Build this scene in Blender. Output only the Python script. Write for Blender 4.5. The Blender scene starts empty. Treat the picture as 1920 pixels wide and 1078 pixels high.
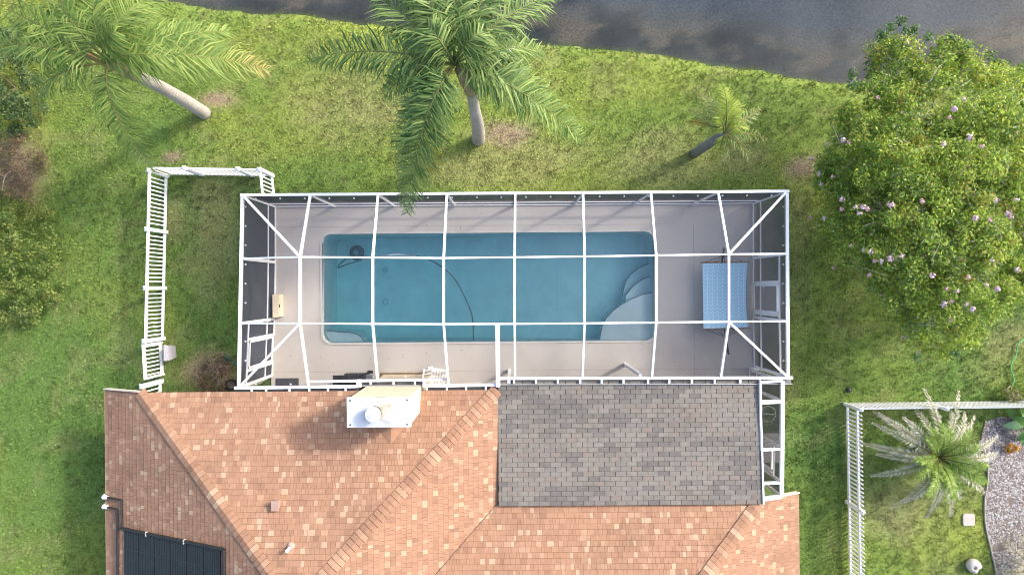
import bpy, math, random
import numpy as np
from mathutils import Vector, Matrix

# ------------------------------------------------------------------ camera, sky, sun, exposure
scene = bpy.context.scene
H = 22.0                    # camera height above the lawn (m)
FPX = 1280.0                # focal length in photograph pixels (24 mm on 36 mm, 1920 px)
ROLL = math.radians(-0.45)
cam_d = bpy.data.cameras.new('camera'); cam = bpy.data.objects.new('camera', cam_d)
scene.collection.objects.link(cam)
cam_d.lens = 24.0; cam_d.sensor_width = 36.0; cam_d.clip_end = 2000.0; cam_d.clip_start = 0.1
cam.location = (0, 0, H); cam.rotation_euler = (0, 0, ROLL)
scene.camera = cam

SUNV = Vector((1.25, 0.66, 1.0)).normalized()       # towards the sun
world = bpy.data.worlds.new('World'); scene.world = world; world.use_nodes = True
wn = world.node_tree
for n in list(wn.nodes): wn.nodes.remove(n)
sky = wn.nodes.new('ShaderNodeTexSky'); sky.sky_type = 'NISHITA'; sky.sun_disc = False
sky.sun_elevation = math.asin(SUNV.z); sky.sun_rotation = math.atan2(SUNV.x, SUNV.y)
sky.altitude = 10; sky.air_density = 1.0; sky.dust_density = 4.0; sky.ozone_density = 1.0
bg = wn.nodes.new('ShaderNodeBackground'); bg.inputs['Strength'].default_value = 0.15
wo = wn.nodes.new('ShaderNodeOutputWorld')
wn.links.new(sky.outputs[0], bg.inputs[0]); wn.links.new(bg.outputs[0], wo.inputs[0])
sun_d = bpy.data.lights.new('sun', 'SUN'); sun = bpy.data.objects.new('sun', sun_d)
scene.collection.objects.link(sun)
sun_d.energy = 1.4; sun_d.angle = math.radians(5.0); sun_d.color = (1.0, 0.94, 0.85)
sun.rotation_euler = SUNV.to_track_quat('Z', 'Y').to_euler(); sun.location = (20, 10, 30)
scene.view_settings.view_transform = 'Standard'; scene.view_settings.look = 'None'
scene.view_settings.exposure = 1.42; scene.view_settings.gamma = 1.0
scene.view_settings.use_curve_mapping = False
scene.cycles.use_denoising = True
scene.cycles.filter_width = 0.95
scene.cycles.transparent_max_bounces = 24
scene.cycles.max_bounces = 10

# ------------------------------------------------------------------ helpers
RNG = random.Random(7); NR = np.random.default_rng(11)
COL = scene.collection
CR, SR = math.cos(ROLL), math.sin(ROLL)

def P(px, py, z=0.0):
    s = (H - z) / FPX; u = (px - 960.0) * s; v = (539.0 - py) * s
    return Vector((u * CR - v * SR, u * SR + v * CR, z))

def to_px(x, y, z):
    u = x * CR + y * SR; v = -x * SR + y * CR; k = FPX / (H - z)
    return 960 + u * k, 539 - v * k

ORIGIN = {}
def link(o): COL.objects.link(o); return o

def tag(o, label=None, cat=None, group=None, kind=None):
    if label: o['label'] = label
    if cat: o['category'] = cat
    if group: o['group'] = group
    if kind: o['kind'] = kind
    return o

def thing(name, loc, label, cat, group=None):
    o = bpy.data.objects.new(name, None); o.empty_display_size = 0.2
    o.location = loc; link(o); ORIGIN[o.name] = Vector(loc)
    return tag(o, label, cat, group)

class MB:
    def __init__(s): s.v = []; s.f = []; s.m = []; s.smooth = False
    def add(s, vs, fs, mi=0):
        b = len(s.v); s.v += [tuple(v) for v in vs]
        for f in fs: s.f.append(tuple(b + i for i in f)); s.m.append(mi)
        return s
    def box(s, lo, hi, mi=0):
        x0, y0, z0 = lo; x1, y1, z1 = hi
        return s.add([(x0,y0,z0),(x1,y0,z0),(x1,y1,z0),(x0,y1,z0),(x0,y0,z1),(x1,y0,z1),(x1,y1,z1),(x0,y1,z1)],
              [(0,3,2,1),(4,5,6,7),(0,1,5,4),(1,2,6,5),(2,3,7,6),(3,0,4,7)], mi)
    def bar(s, a, b, w, h, up=Vector((0,0,1)), mi=0):
        a = Vector(a); b = Vector(b); t = (b - a).normalized()
        up = Vector(up)
        if abs(t.dot(up)) > 0.98: up = Vector((1, 0, 0))
        sd = t.cross(up).normalized(); u = sd.cross(t).normalized()
        vs = []
        for p in (a, b):
            for (i, j) in ((-1,-1),(1,-1),(1,1),(-1,1)):
                vs.append(p + sd * (i * w / 2) + u * (j * h / 2))
        return s.add(vs, [(0,1,2,3)[::-1],(4,5,6,7),(0,1,5,4),(1,2,6,5),(2,3,7,6),(3,0,4,7)], mi)
    def tube(s, pts, radii, n=8, mi=0, cap=True):
        pts = [Vector(p) for p in pts]
        if not hasattr(radii, '__len__'): radii = [radii] * len(pts)
        b = len(s.v); ref = Vector((0.13, 0.31, 0.94)).normalized(); prev = None
        for i, p in enumerate(pts):
            t = (pts[min(i+1, len(pts)-1)] - pts[max(i-1, 0)]).normalized()
            if prev is None:
                r = ref if abs(t.dot(ref)) < 0.95 else Vector((1, 0, 0))
                sd = t.cross(r).normalized()
            else:
                sd = (prev - t * prev.dot(t)).normalized()
            prev = sd; u = t.cross(sd)
            for k in range(n):
                a = 2 * math.pi * k / n
                s.v.append(tuple(p + (sd * math.cos(a) + u * math.sin(a)) * radii[i]))
        for i in range(len(pts) - 1):
            for k in range(n):
                k2 = (k + 1) % n
                s.f.append((b+i*n+k, b+i*n+k2, b+(i+1)*n+k2, b+(i+1)*n+k)); s.m.append(mi)
        if cap:
            s.f.append(tuple(b + k for k in range(n))[::-1]); s.m.append(mi)
            s.f.append(tuple(b + (len(pts)-1)*n + k for k in range(n))); s.m.append(mi)
        return s
    def lathe(s, c, prof, n=20, mi=0):
        c = Vector(c); b = len(s.v)
        for (r, z) in prof:
            for k in range(n):
                a = 2 * math.pi * k / n
                s.v.append((c.x + r * math.cos(a), c.y + r * math.sin(a), c.z + z))
        for i in range(len(prof) - 1):
            for k in range(n):
                k2 = (k + 1) % n
                s.f.append((b+i*n+k, b+i*n+k2, b+(i+1)*n+k2, b+(i+1)*n+k)); s.m.append(mi)
        s.f.append(tuple(b + k for k in range(n))[::-1]); s.m.append(mi)
        s.f.append(tuple(b + (len(prof)-1)*n + k for k in range(n))); s.m.append(mi)
        return s
    def prism(s, poly, z0, z1, mi=0):
        n = len(poly); b = [(p[0], p[1], z0) for p in poly] + [(p[0], p[1], z1) for p in poly]
        fs = [tuple(range(n))[::-1], tuple(range(n, 2*n))] + [(i, (i+1) % n, n + (i+1) % n, n + i) for i in range(n)]
        return s.add(b, fs, mi)
    def mesh(s, name, mats, off=None, smooth=False):
        me = bpy.data.meshes.new(name)
        o = Vector(off) if off is not None else Vector((0, 0, 0))
        me.from_pydata([(v[0]-o.x, v[1]-o.y, v[2]-o.z) for v in s.v], [], s.f)
        if not isinstance(mats, (list, tuple)): mats = [mats]
        for m in mats: me.materials.append(m)
        if len(mats) > 1: me.polygons.foreach_set('material_index', s.m)
        if smooth or s.smooth: me.polygons.foreach_set('use_smooth', [True] * len(s.f))
        me.update()
        return me

def solo(name, mb, mats, label=None, cat=None, group=None, kind=None, base=None, smooth=False):
    """a top-level thing that is one mesh"""
    if base is None:
        a = np.array(mb.v); base = Vector(((a[:,0].min()+a[:,0].max())/2, (a[:,1].min()+a[:,1].max())/2, a[:,2].min()))
    o = bpy.data.objects.new(name, mb.mesh(name, mats, base, smooth)); o.location = base
    link(o); ORIGIN[o.name] = Vector(base)
    return tag(o, label, cat, group, kind)

def part(name, mb, mats, parent, label=None, kind=None, smooth=False):
    """a part: vertices are given in world space, the part shares its thing's origin"""
    org = ORIGIN[parent.name]
    o = bpy.data.objects.new(name, mb.mesh(name, mats, org, smooth)); link(o); o.parent = parent
    ORIGIN[o.name] = org
    return tag(o, label, None, None, kind)

def inst(name, me, parent, mat4):
    """a part that shares mesh data: mat4 is its world matrix"""
    org = ORIGIN[parent.name]
    o = bpy.data.objects.new(name, me); link(o); o.parent = parent
    o.matrix_local = Matrix.Translation(-org) @ mat4
    ORIGIN[o.name] = org
    return o

def np_object(name, V, F, C, mat, parent=None, base=None):
    """fast mesh from arrays: V (n,3), F (m,k) one face size, C (n,3) point colours"""
    org = ORIGIN[parent.name] if parent else (Vector(base) if base is not None else Vector((0, 0, 0)))
    me = bpy.data.meshes.new(name); V = np.asarray(V, np.float32) - np.array(org[:], np.float32)
    F = np.asarray(F, np.int32); m, k = F.shape
    me.vertices.add(len(V)); me.vertices.foreach_set('co', V.ravel())
    me.loops.add(m * k); me.loops.foreach_set('vertex_index', F.ravel())
    me.polygons.add(m); me.polygons.foreach_set('loop_start', np.arange(m, dtype=np.int32) * k)
    if C is not None:
        at = me.color_attributes.new('Col', 'FLOAT_COLOR', 'POINT')
        c4 = np.ones((len(V), 4), np.float32); c4[:, :3] = C
        at.data.foreach_set('color', c4.ravel())
    me.update(calc_edges=True); me.validate()
    me.materials.append(mat)
    o = bpy.data.objects.new(name, me); link(o)
    if parent: o.parent = parent
    else: o.location = org
    ORIGIN[o.name] = org
    return o

# ------------------------------------------------------------------ materials
def nt(name):
    m = bpy.data.materials.new(name); m.use_nodes = True
    t = m.node_tree
    for n in list(t.nodes): t.nodes.remove(n)
    out = t.nodes.new('ShaderNodeOutputMaterial')
    return m, t, out

def N(t, kind, **kw):
    n = t.nodes.new(kind)
    for k, v in kw.items():
        if hasattr(n, k) and k not in n.inputs: setattr(n, k, v)
        else: n.inputs[k].default_value = v
    return n

def mat(name, col, rough=0.6, var=0.12, scale=6.0, bump=0.0, bscale=60.0, metallic=0.0, stain=None, sscale=1.2, samt=0.5, spec=0.4, pos=False):
    m, t, out = nt(name)
    b = N(t, 'ShaderNodeBsdfPrincipled', Roughness=rough, Metallic=metallic)
    b.inputs['Specular IOR Level'].default_value = spec
    L = t.links.new
    CO = N(t, 'ShaderNodeNewGeometry').outputs['Position'] if pos else N(t, 'ShaderNodeTexCoord').outputs['Object']
    nz = N(t, 'ShaderNodeTexNoise', Scale=scale, Detail=6.0, Roughness=0.6)
    L(CO, nz.inputs['Vector'])
    mr = N(t, 'ShaderNodeMapRange'); mr.inputs['From Min'].default_value = 0.25; mr.inputs['From Max'].default_value = 0.75
    mr.inputs['To Min'].default_value = 1 - var; mr.inputs['To Max'].default_value = 1 + var
    L(nz.outputs['Fac'], mr.inputs['Value'])
    mx = N(t, 'ShaderNodeMix', data_type='RGBA', blend_type='MULTIPLY'); mx.inputs[0].default_value = 1.0
    mx.inputs[6].default_value = (*col, 1); L(mr.outputs[0], mx.inputs[7])
    c = mx.outputs[2]
    if stain:
        n2 = N(t, 'ShaderNodeTexNoise', Scale=sscale, Detail=5.0, Roughness=0.65); L(CO, n2.inputs['Vector'])
        r2 = N(t, 'ShaderNodeMapRange'); r2.inputs['From Min'].default_value = 0.5; r2.inputs['From Max'].default_value = 0.72
        r2.inputs['To Min'].default_value = 0.0; r2.inputs['To Max'].default_value = samt; L(n2.outputs['Fac'], r2.inputs['Value'])
        m2 = N(t, 'ShaderNodeMix', data_type='RGBA'); L(r2.outputs[0], m2.inputs[0]); L(c, m2.inputs[6]); m2.inputs[7].default_value = (*stain, 1)
        c = m2.outputs[2]
    L(c, b.inputs['Base Color'])
    if bump > 0:
        bn = N(t, 'ShaderNodeTexNoise', Scale=bscale, Detail=4.0); L(CO, bn.inputs['Vector'])
        bp = N(t, 'ShaderNodeBump', Strength=bump, Distance=0.02); L(bn.outputs['Fac'], bp.inputs['Height']); L(bp.outputs[0], b.inputs['Normal'])
    L(b.outputs[0], out.inputs[0])
    return m

def leaf_mat(name, transl=0.35, rough=0.5, spec=0.35):
    """leaf colour from the 'Col' point attribute, thin and translucent"""
    m, t, out = nt(name); L = t.links.new
    at = N(t, 'ShaderNodeAttribute', attribute_name='Col')
    b = N(t, 'ShaderNodeBsdfPrincipled', Roughness=rough); b.inputs['Specular IOR Level'].default_value = spec
    tr = N(t, 'ShaderNodeBsdfTranslucent'); mx = N(t, 'ShaderNodeMixShader'); mx.inputs[0].default_value = transl
    L(at.outputs['Color'], b.inputs['Base Color']); L(at.outputs['Color'], tr.inputs['Color'])
    L(b.outputs[0], mx.inputs[1]); L(tr.outputs[0], mx.inputs[2]); L(mx.outputs[0], out.inputs[0])
    return m

def screen_mat(name, t0, col=(0.075, 0.080, 0.098)):
    """woven insect screen: open share t0 straight on, less when looked at (or lit) along the sheet"""
    m, t, out = nt(name); L = t.links.new
    g = N(t, 'ShaderNodeNewGeometry'); d = N(t, 'ShaderNodeVectorMath', operation='DOT_PRODUCT')
    L(g.outputs['Incoming'], d.inputs[0]); L(g.outputs['Normal'], d.inputs[1])
    ab = N(t, 'ShaderNodeMath', operation='ABSOLUTE'); L(d.outputs['Value'], ab.inputs[0])
    mxm = N(t, 'ShaderNodeMath', operation='MAXIMUM'); L(ab.outputs[0], mxm.inputs[0]); mxm.inputs[1].default_value = 0.08
    iv = N(t, 'ShaderNodeMath', operation='DIVIDE'); iv.inputs[0].default_value = 1.0; L(mxm.outputs[0], iv.inputs[1])
    pw = N(t, 'ShaderNodeMath', operation='POWER'); pw.inputs[0].default_value = t0; L(iv.outputs[0], pw.inputs[1])
    df = N(t, 'ShaderNodeBsdfDiffuse'); df.inputs[0].default_value = (*col, 1)
    tp = N(t, 'ShaderNodeBsdfTransparent'); mx = N(t, 'ShaderNodeMixShader')
    L(pw.outputs[0], mx.inputs[0]); L(df.outputs[0], mx.inputs[1]); L(tp.outputs[0], mx.inputs[2]); L(mx.outputs[0], out.inputs[0])
    return m

def water_mat(name, absorb, density, murk=None, murk_fac=0.0, wave=3.0, wstr=0.06, rough=0.03):
    m, t, out = nt(name); L = t.links.new
    tc = N(t, 'ShaderNodeTexCoord'); nz = N(t, 'ShaderNodeTexNoise', Scale=wave, Detail=3.0); L(tc.outputs['Object'], nz.inputs['Vector'])
    bp = N(t, 'ShaderNodeBump', Strength=wstr, Distance=0.05); L(nz.outputs['Fac'], bp.inputs['Height'])
    fr = N(t, 'ShaderNodeFresnel', IOR=1.33); L(bp.outputs[0], fr.inputs['Normal'])
    gl = N(t, 'ShaderNodeBsdfGlossy', Roughness=rough); L(bp.outputs[0], gl.inputs['Normal'])
    tp = N(t, 'ShaderNodeBsdfTransparent'); tp.inputs[0].default_value = (0.97, 0.99, 1, 1)
    body = tp.outputs[0]
    if murk:
        df = N(t, 'ShaderNodeBsdfDiffuse'); df.inputs[0].default_value = (*murk, 1)
        n2 = N(t, 'ShaderNodeTexNoise', Scale=0.35, Detail=7.0, Roughness=0.65); L(tc.outputs['Object'], n2.inputs['Vector'])
        mr = N(t, 'ShaderNodeMapRange'); mr.inputs['From Min'].default_value = 0.35; mr.inputs['From Max'].default_value = 0.68
        mr.inputs['To Min'].default_value = murk_fac + 0.08; mr.inputs['To Max'].default_value = murk_fac - 0.12; L(n2.outputs['Fac'], mr.inputs['Value'])
        m0 = N(t, 'ShaderNodeMixShader'); L(mr.outputs[0], m0.inputs[0]); L(tp.outputs[0], m0.inputs[1]); L(df.outputs[0], m0.inputs[2])
        body = m0.outputs[0]
    mx = N(t, 'ShaderNodeMixShader'); L(fr.outputs[0], mx.inputs[0]); L(body, mx.inputs[1]); L(gl.outputs[0], mx.inputs[2])
    L(mx.outputs[0], out.inputs['Surface'])
    va = N(t, 'ShaderNodeVolumeAbsorption'); va.inputs['Color'].default_value = (*absorb, 1); va.inputs['Density'].default_value = density
    L(va.outputs[0], out.inputs['Volume'])
    return m

M_white = mat('white_aluminium', (0.80, 0.81, 0.83), 0.4, 0.04, 3.0)
M_vinyl = mat('white_vinyl', (0.80, 0.81, 0.82), 0.45, 0.05, 4.0, stain=(0.55, 0.56, 0.5), sscale=2.0, samt=0.25)
M_deck = mat('concrete_deck', (0.488, 0.454, 0.422), 0.8, 0.05, 0.6, bump=0.15, bscale=90, stain=(0.41, 0.368, 0.328), sscale=0.45, samt=0.65)
M_joint = mat('deck_joint', (0.40, 0.35, 0.31), 0.9, 0.2, 3)
M_coping = mat('pool_coping', (0.52, 0.50, 0.48), 0.7, 0.06, 3)
M_plaster = mat('pool_plaster', (0.74, 0.80, 0.77), 0.7, 0.10, 1.6, stain=(0.65, 0.76, 0.70), sscale=0.7, samt=0.5)
M_stucco = mat('cream_stucco', (0.66, 0.54, 0.40), 0.85, 0.05, 5.0, bump=0.25, bscale=120)
M_black = mat('black_plastic', (0.018, 0.018, 0.02), 0.45, 0.2, 8)
M_dark = mat('dark_metal', (0.035, 0.037, 0.04), 0.4, 0.2, 8)
M_screenroof = screen_mat('roof_screen', 0.87)
M_screenN = screen_mat('north_screen', 0.76)
M_screenW = screen_mat('west_screen', 0.50)
M_screenE = screen_mat('east_screen', 0.54, (.12,.118,.118))

# ------------------------------------------------------------------ noise on arrays
def vnoise(x, y, scale, seed):
    r = np.random.default_rng(seed).random((256, 256))
    u = x / scale + 1000.0; v = y / scale + 1000.0
    i = np.floor(u).astype(int); j = np.floor(v).astype(int); fu = u - i; fv = v - j
    fu = fu*fu*(3-2*fu); fv = fv*fv*(3-2*fv); i %= 255; j %= 255
    return (r[i,j]*(1-fu)+r[i+1,j]*fu)*(1-fv) + (r[i,j+1]*(1-fu)+r[i+1,j+1]*fu)*fv
def fbm(x, y, scale, seed, oct=4):
    a = 0; w = 1; tot = 0
    for k in range(oct): a = a + w * vnoise(x, y, scale / 2**k, seed + k); tot += w; w *= 0.55
    return a / tot

# ------------------------------------------------------------------ key levels and outlines
ZE = 2.72                                   # eaves of the main roof and of the enclosure
ZT = 3.64                                   # flat top of the enclosure
PITCH = 0.456
shore_px = [(-700,-70),(-200,-40),(150,-22),(300,-2),(400,16),(520,26),(620,36),(760,46),(900,62),(985,74),(1100,88),(1250,106),(1400,130),(1500,142),(1590,152),(1700,152),(1800,140),(1900,124),(2100,90),(2500,60)]
shore = [P(a, b, 0.0) for a, b in shore_px]
SX = np.array([p.x for p in shore]); SY = np.array([p.y for p in shore])
def shore_y(x): return np.interp(x, SX, SY) + 0.10*(vnoise(x, x*0, 0.5, 5)-0.5) + 0.18*(vnoise(x, x*0+3, 1.6, 6)-0.5)
LAKE_Z = -0.42

# house outline (world, axis aligned)
a = P(262, 738, ZE); b = P(932, 729, ZE); c = P(1425, 939, ZE)
XW, XM, XE = a.x, b.x, c.x                  # west hip corner, east eave of the north wing, east hip corner
YN = (a.y + b.y) / 2; YR = c.y + 0.02       # north eaves of the two wings
SKIRT = 1.33
DECK = (-7.76, 7.90, -6.35, 2.80)           # x0, x1, y0, y1

# ------------------------------------------------------------------ lawn with its bank, lake
BARE = [(405,186,34,17,1),(948,250,46,26,.8),(985,300,90,40,.35),(1497,314,34,20,.95),(36,318,48,62,.95),(325,296,16,9,.9),(1390,300,60,30,.35),
        (660,200,120,70,.28),(1230,300,120,50,.3),(870,320,110,30,.35),(400,430,45,120,.35),(330,410,20,40,.4),(395,700,50,40,.95),(1500,500,25,140,.3),(1690,960,70,60,.4),
        (1470,700,30,60,.25),(1900,640,40,40,.35),(300,640,14,20,.3)]
LUSH = [(150,800,260,330,.9),(130,470,220,150,.55),(1420,200,140,90,.5),(600,330,90,40,.6),(1650,700,160,110,.55),(1540,950,70,220,.8),(360,640,60,60,.7),(1340,340,120,30,.5),(1650,900,60,200,.6)]
YEL = [(1250,150,500,50,.8),(600,80,350,50,.7),(900,250,260,120,.35),(1450,230,160,90,.5),(1600,620,120,120,.45),(620,230,180,120,.5)]
def blobs(x, y, lst):
    r = np.zeros_like(x)
    n = fbm(x, y, 1.1, 91) - 0.5
    for (a_, b_, rx, ry, s_) in lst:
        p = P(a_, b_, 0)
        d = np.sqrt(((x-p.x)/(rx/58.2))**2 + ((y-p.y)/(ry/58.2))**2) + n*1.1
        r = np.maximum(r, s_*np.clip(1.45-d, 0, 1))
    return np.clip(r, 0, 1)
def lawn_colour(x, y):
    lush = np.array([0.115,0.222,0.056]); mid = np.array([0.208,0.300,0.066]); yel = np.array([0.318,0.385,0.082])
    dry = np.array([0.340,0.330,0.150]); soil = np.array([0.350,0.270,0.185])
    a1 = fbm(x, y, 2.6, 21)[:,None]; a2 = fbm(x, y, 0.7, 31)[:,None]; a3 = fbm(x, y, 5.0, 41)[:,None]
    c = mid + (yel - mid) * np.clip((a1-0.48)*3.2, 0, 1)
    c = c + (lush - c) * np.clip((0.50-a3)*3.0, 0, 0.7)
    c = c + (yel - c) * (blobs(x, y, YEL)[:,None]*0.75)
    c = c + (lush - c) * (blobs(x, y, LUSH)[:,None]*0.75)
    c = c + (dry - c) * np.clip((a2-0.56)*2.6, 0, 0.28)
    bb = blobs(x, y, BARE)[:,None]
    c = c + (dry - c) * np.clip(bb*1.6, 0, 1)
    c = c + (soil - c) * np.clip((bb-0.45)*2.2, 0, 1)
    return c, bb[:,0]

def build_ground():
    xs = np.unique(np.concatenate([[-400,-150,-60,-40,-28], np.arange(-24,24.01,0.3), [28,40,60,150,400]]))
    ys = np.unique(np.concatenate([[-400,-150,-60,-30,-18], np.arange(-14,5,0.3), np.arange(5,13.01,0.14), [15,18,25,60,150,400]]))
    X, Y = np.meshgrid(xs, ys, indexing='ij'); x = X.ravel(); y = Y.ravel()
    d = y - shore_y(x)
    z = np.interp(d, [-1.6,-0.5,-0.12,0.1,0.5,1.3,2.1,3.2,8.0,40], [0,-0.03,-0.10,-0.46,-0.56,-0.72,-0.85,-0.95,-1.2,-1.6])
    z = z + 0.03*(fbm(x,y,1.5,55)-0.5)*(d<-0.3)
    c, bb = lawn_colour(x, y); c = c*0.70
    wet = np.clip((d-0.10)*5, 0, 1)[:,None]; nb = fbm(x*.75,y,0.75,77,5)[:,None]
    brown = np.array([0.34,0.27,0.165]); algae = np.array([0.055,0.062,0.050]); sky_sheen = np.array([0.175,0.215,0.235])
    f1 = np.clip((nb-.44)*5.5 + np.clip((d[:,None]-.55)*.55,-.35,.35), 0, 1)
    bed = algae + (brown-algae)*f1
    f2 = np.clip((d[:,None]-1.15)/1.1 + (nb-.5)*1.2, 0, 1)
    bed = bed + (sky_sheen-bed)*f2  # away from shore, sky reflection and water scatter are painted into the bed
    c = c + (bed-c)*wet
    nx, ny = len(xs), len(ys)
    idx = np.arange(nx*ny).reshape(nx, ny)
    F = np.stack([idx[:-1,:-1], idx[1:,:-1], idx[1:,1:], idx[:-1,1:]], -1).reshape(-1, 4)
    cx = x[F].mean(1); cy = y[F].mean(1)
    keep = ~((cx > DECK[0]+.35) & (cx < DECK[1]-.35) & (cy > DECK[2]+.35) & (cy < DECK[3]-.35))
    m, t, out = nt('lawn_soil'); L = t.links.new
    at = N(t, 'ShaderNodeAttribute', attribute_name='Col'); bs = N(t, 'ShaderNodeBsdfPrincipled', Roughness=0.9)
    bs.inputs['Specular IOR Level'].default_value = 0.1
    tc = N(t, 'ShaderNodeTexCoord'); nz = N(t, 'ShaderNodeTexNoise', Scale=14.0, Detail=5.0, Roughness=0.7); L(tc.outputs['Object'], nz.inputs['Vector'])
    mr = N(t, 'ShaderNodeMapRange'); mr.inputs['From Min'].default_value = .3; mr.inputs['From Max'].default_value = .7; mr.inputs['To Min'].default_value = .45; mr.inputs['To Max'].default_value = 1.5
    L(nz.outputs['Fac'], mr.inputs['Value'])
    mx = N(t, 'ShaderNodeMix', data_type='RGBA', blend_type='MULTIPLY'); mx.inputs[0].default_value = 1; L(at.outputs['Color'], mx.inputs[6]); L(mr.outputs[0], mx.inputs[7])
    L(mx.outputs[2], bs.inputs['Base Color'])
    bp = N(t, 'ShaderNodeBump', Strength=0.6, Distance=0.05); L(nz.outputs['Fac'], bp.inputs['Height']); L(bp.outputs[0], bs.inputs['Normal'])
    L(bs.outputs[0], out.inputs[0])
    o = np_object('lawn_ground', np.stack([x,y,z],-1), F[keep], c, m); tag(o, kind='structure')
build_ground()

M_lake = water_mat('lake_water', (0.30,0.38,0.40), 0.45, murk=(0.17,0.19,0.20), murk_fac=0.16, wave=2.2, wstr=0.04, rough=0.04)
lk = MB().box((-390, 3.0, -4.0), (390, 390, LAKE_Z))
solo('lake', lk, M_lake, kind='structure', base=(0, 20, LAKE_Z))

GRAVEL_PX = [(1846,790),(1870,782),(1990,775),(1990,1150),(1872,1150),(1868,1078),(1858,1030),(1848,985),(1846,940),(1852,900),(1850,860),(1838,825)]
gravel_poly = [(P(a,b).x, P(a,b).y) for a, b in GRAVEL_PX]
def in_poly(x, y, poly):
    r = np.zeros(len(x), bool); n = len(poly)
    for i in range(n):
        x1, y1 = poly[i]; x2, y2 = poly[(i+1) % n]
        cnd = ((y1 > y) != (y2 > y)) & (x < (x2-x1)*(y-y1)/((y2-y1) or 1e-9)+x1); r ^= cnd
    return r

# ------------------------------------------------------------------ grass blades: uncountable
M_grass = leaf_mat('grass_blade', 0.25, 0.6, 0.2)
def build_grass():
    n = 84000
    x = NR.uniform(-18.6, 18.6, n); y = NR.uniform(-11, 10.4, n)
    d = y - shore_y(x)
    ok = d < 0.10
    ok &= ~((x > DECK[0]-.02) & (x < DECK[1]+.02) & (y > DECK[2]) & (y < DECK[3]+.02))
    ok &= ~((x > XW-.6) & (x < XM-.4) & (y < YN-.45)) & ~((x > XM-.5) & (x < XE+.7) & (y < YR-.4))
    ok &= ~in_poly(x, y, gravel_poly)
    ok &= ~((x > -8.75) & (x < -7.7) & (y > -2.45) & (y < -1.4)) & ~((x > 7.8) & (x < 8.75) & (y > -0.9) & (y < 0.15)) & ~((x > 7.8) & (x < 8.72) & (y > -5.7) & (y < -4.65))
    x, y, d = x[ok], y[ok], d[ok]
    c, bb = lawn_colour(x, y)
    dens = fbm(x, y, 0.28, 61, 2)
    ok = (NR.random(len(x)) > bb*0.8) & (dens > 0.22); x, y, d, c, dens = x[ok], y[ok], d[ok], c[ok], dens[ok]
    n = len(x); K = 9
    gz = np.interp(d, [-1.6,-0.5,-0.12,0.1], [0,-0.03,-0.10,-0.46])
    az = NR.uniform(0, 2*np.pi, (n, K)); el = NR.uniform(0.25, 1.2, (n, K))
    ln = NR.uniform(0.045, 0.105, (n, K)) * (0.55+0.9*dens)[:,None]
    rad = NR.uniform(0, 0.05, (n, K))
    bx = x[:,None] + rad*np.cos(az); by = y[:,None] + rad*np.sin(az)
    dx = np.cos(az)*np.cos(el); dy = np.sin(az)*np.cos(el); dz = np.sin(el)
    w = 0.0105
    v0 = np.stack([bx - np.sin(az)*w, by + np.cos(az)*w, np.broadcast_to(gz[:,None], bx.shape)-0.01], -1)
    v1 = np.stack([bx + np.sin(az)*w, by - np.cos(az)*w, np.broadcast_to(gz[:,None], bx.shape)-0.01], -1)
    v2 = np.stack([bx + dx*ln, by + dy*ln, gz[:,None] + dz*ln], -1)
    V = np.stack([v0, v1, v2], 2).reshape(-1, 3)
    F = np.arange(len(V)).reshape(-1, 3)
    k = (0.55 + 0.95*NR.random((n, 1))) * (0.75 + 0.50*NR.random((n, K)))
    hue = NR.random((n, 1)) * 0.5 + NR.random((n, K)) * 0.5
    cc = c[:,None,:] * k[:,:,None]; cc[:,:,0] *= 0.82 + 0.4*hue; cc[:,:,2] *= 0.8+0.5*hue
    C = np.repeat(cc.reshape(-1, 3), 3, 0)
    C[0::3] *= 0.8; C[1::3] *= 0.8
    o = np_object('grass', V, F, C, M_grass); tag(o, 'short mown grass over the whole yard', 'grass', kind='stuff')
build_grass()

# ------------------------------------------------------------------ pool deck and pool
q = [P(605,440), P(1226,434), P(1226,638), P(605,643)]
PX0 = (q[0].x+q[3].x)/2; PX1 = (q[1].x+q[2].x)/2; PY1 = (q[0].y+q[1].y)/2; PY0 = (q[2].y+q[3].y)/2
def round_rect(x0, x1, y0, y1, r, n=8, rs=None):
    pts = []
    for i, (cx, cy, a0) in enumerate(((x1-r, y1-r, 0), (x0+r, y1-r, 90), (x0+r, y0+r, 180), (x1-r, y0+r, 270))):
        for k in range(n+1):
            t = math.radians(a0 + 90*k/n); pts.append((cx + r*math.cos(t), cy + r*math.sin(t)))
    return pts
DZ = 0.06
def ring(mb, outer, inner, z, mi=0, down=None):
    n = len(inner); vs = [(x, y, z) for x, y in outer] + [(x, y, z) for x, y in inner]
    fs = [(i, (i+1) % n, n+(i+1) % n, n+i) for i in range(n)]
    if down is not None:
        vs += [(x, y, down) for x, y in inner] + [(x, y, down) for x, y in outer]
        fs += [(n+i, n+(i+1) % n, 2*n+(i+1) % n, 2*n+i) for i in range(n)]
        fs += [(3*n+i, 3*n+(i+1) % n, (i+1) % n, i) for i in range(n)]
    mb.add(vs, fs, mi)
inner = round_rect(PX0, PX1, PY0, PY1, 0.30)
cop = round_rect(PX0-.055, PX1+.055, PY0-.055, PY1+.055, 0.35)
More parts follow.
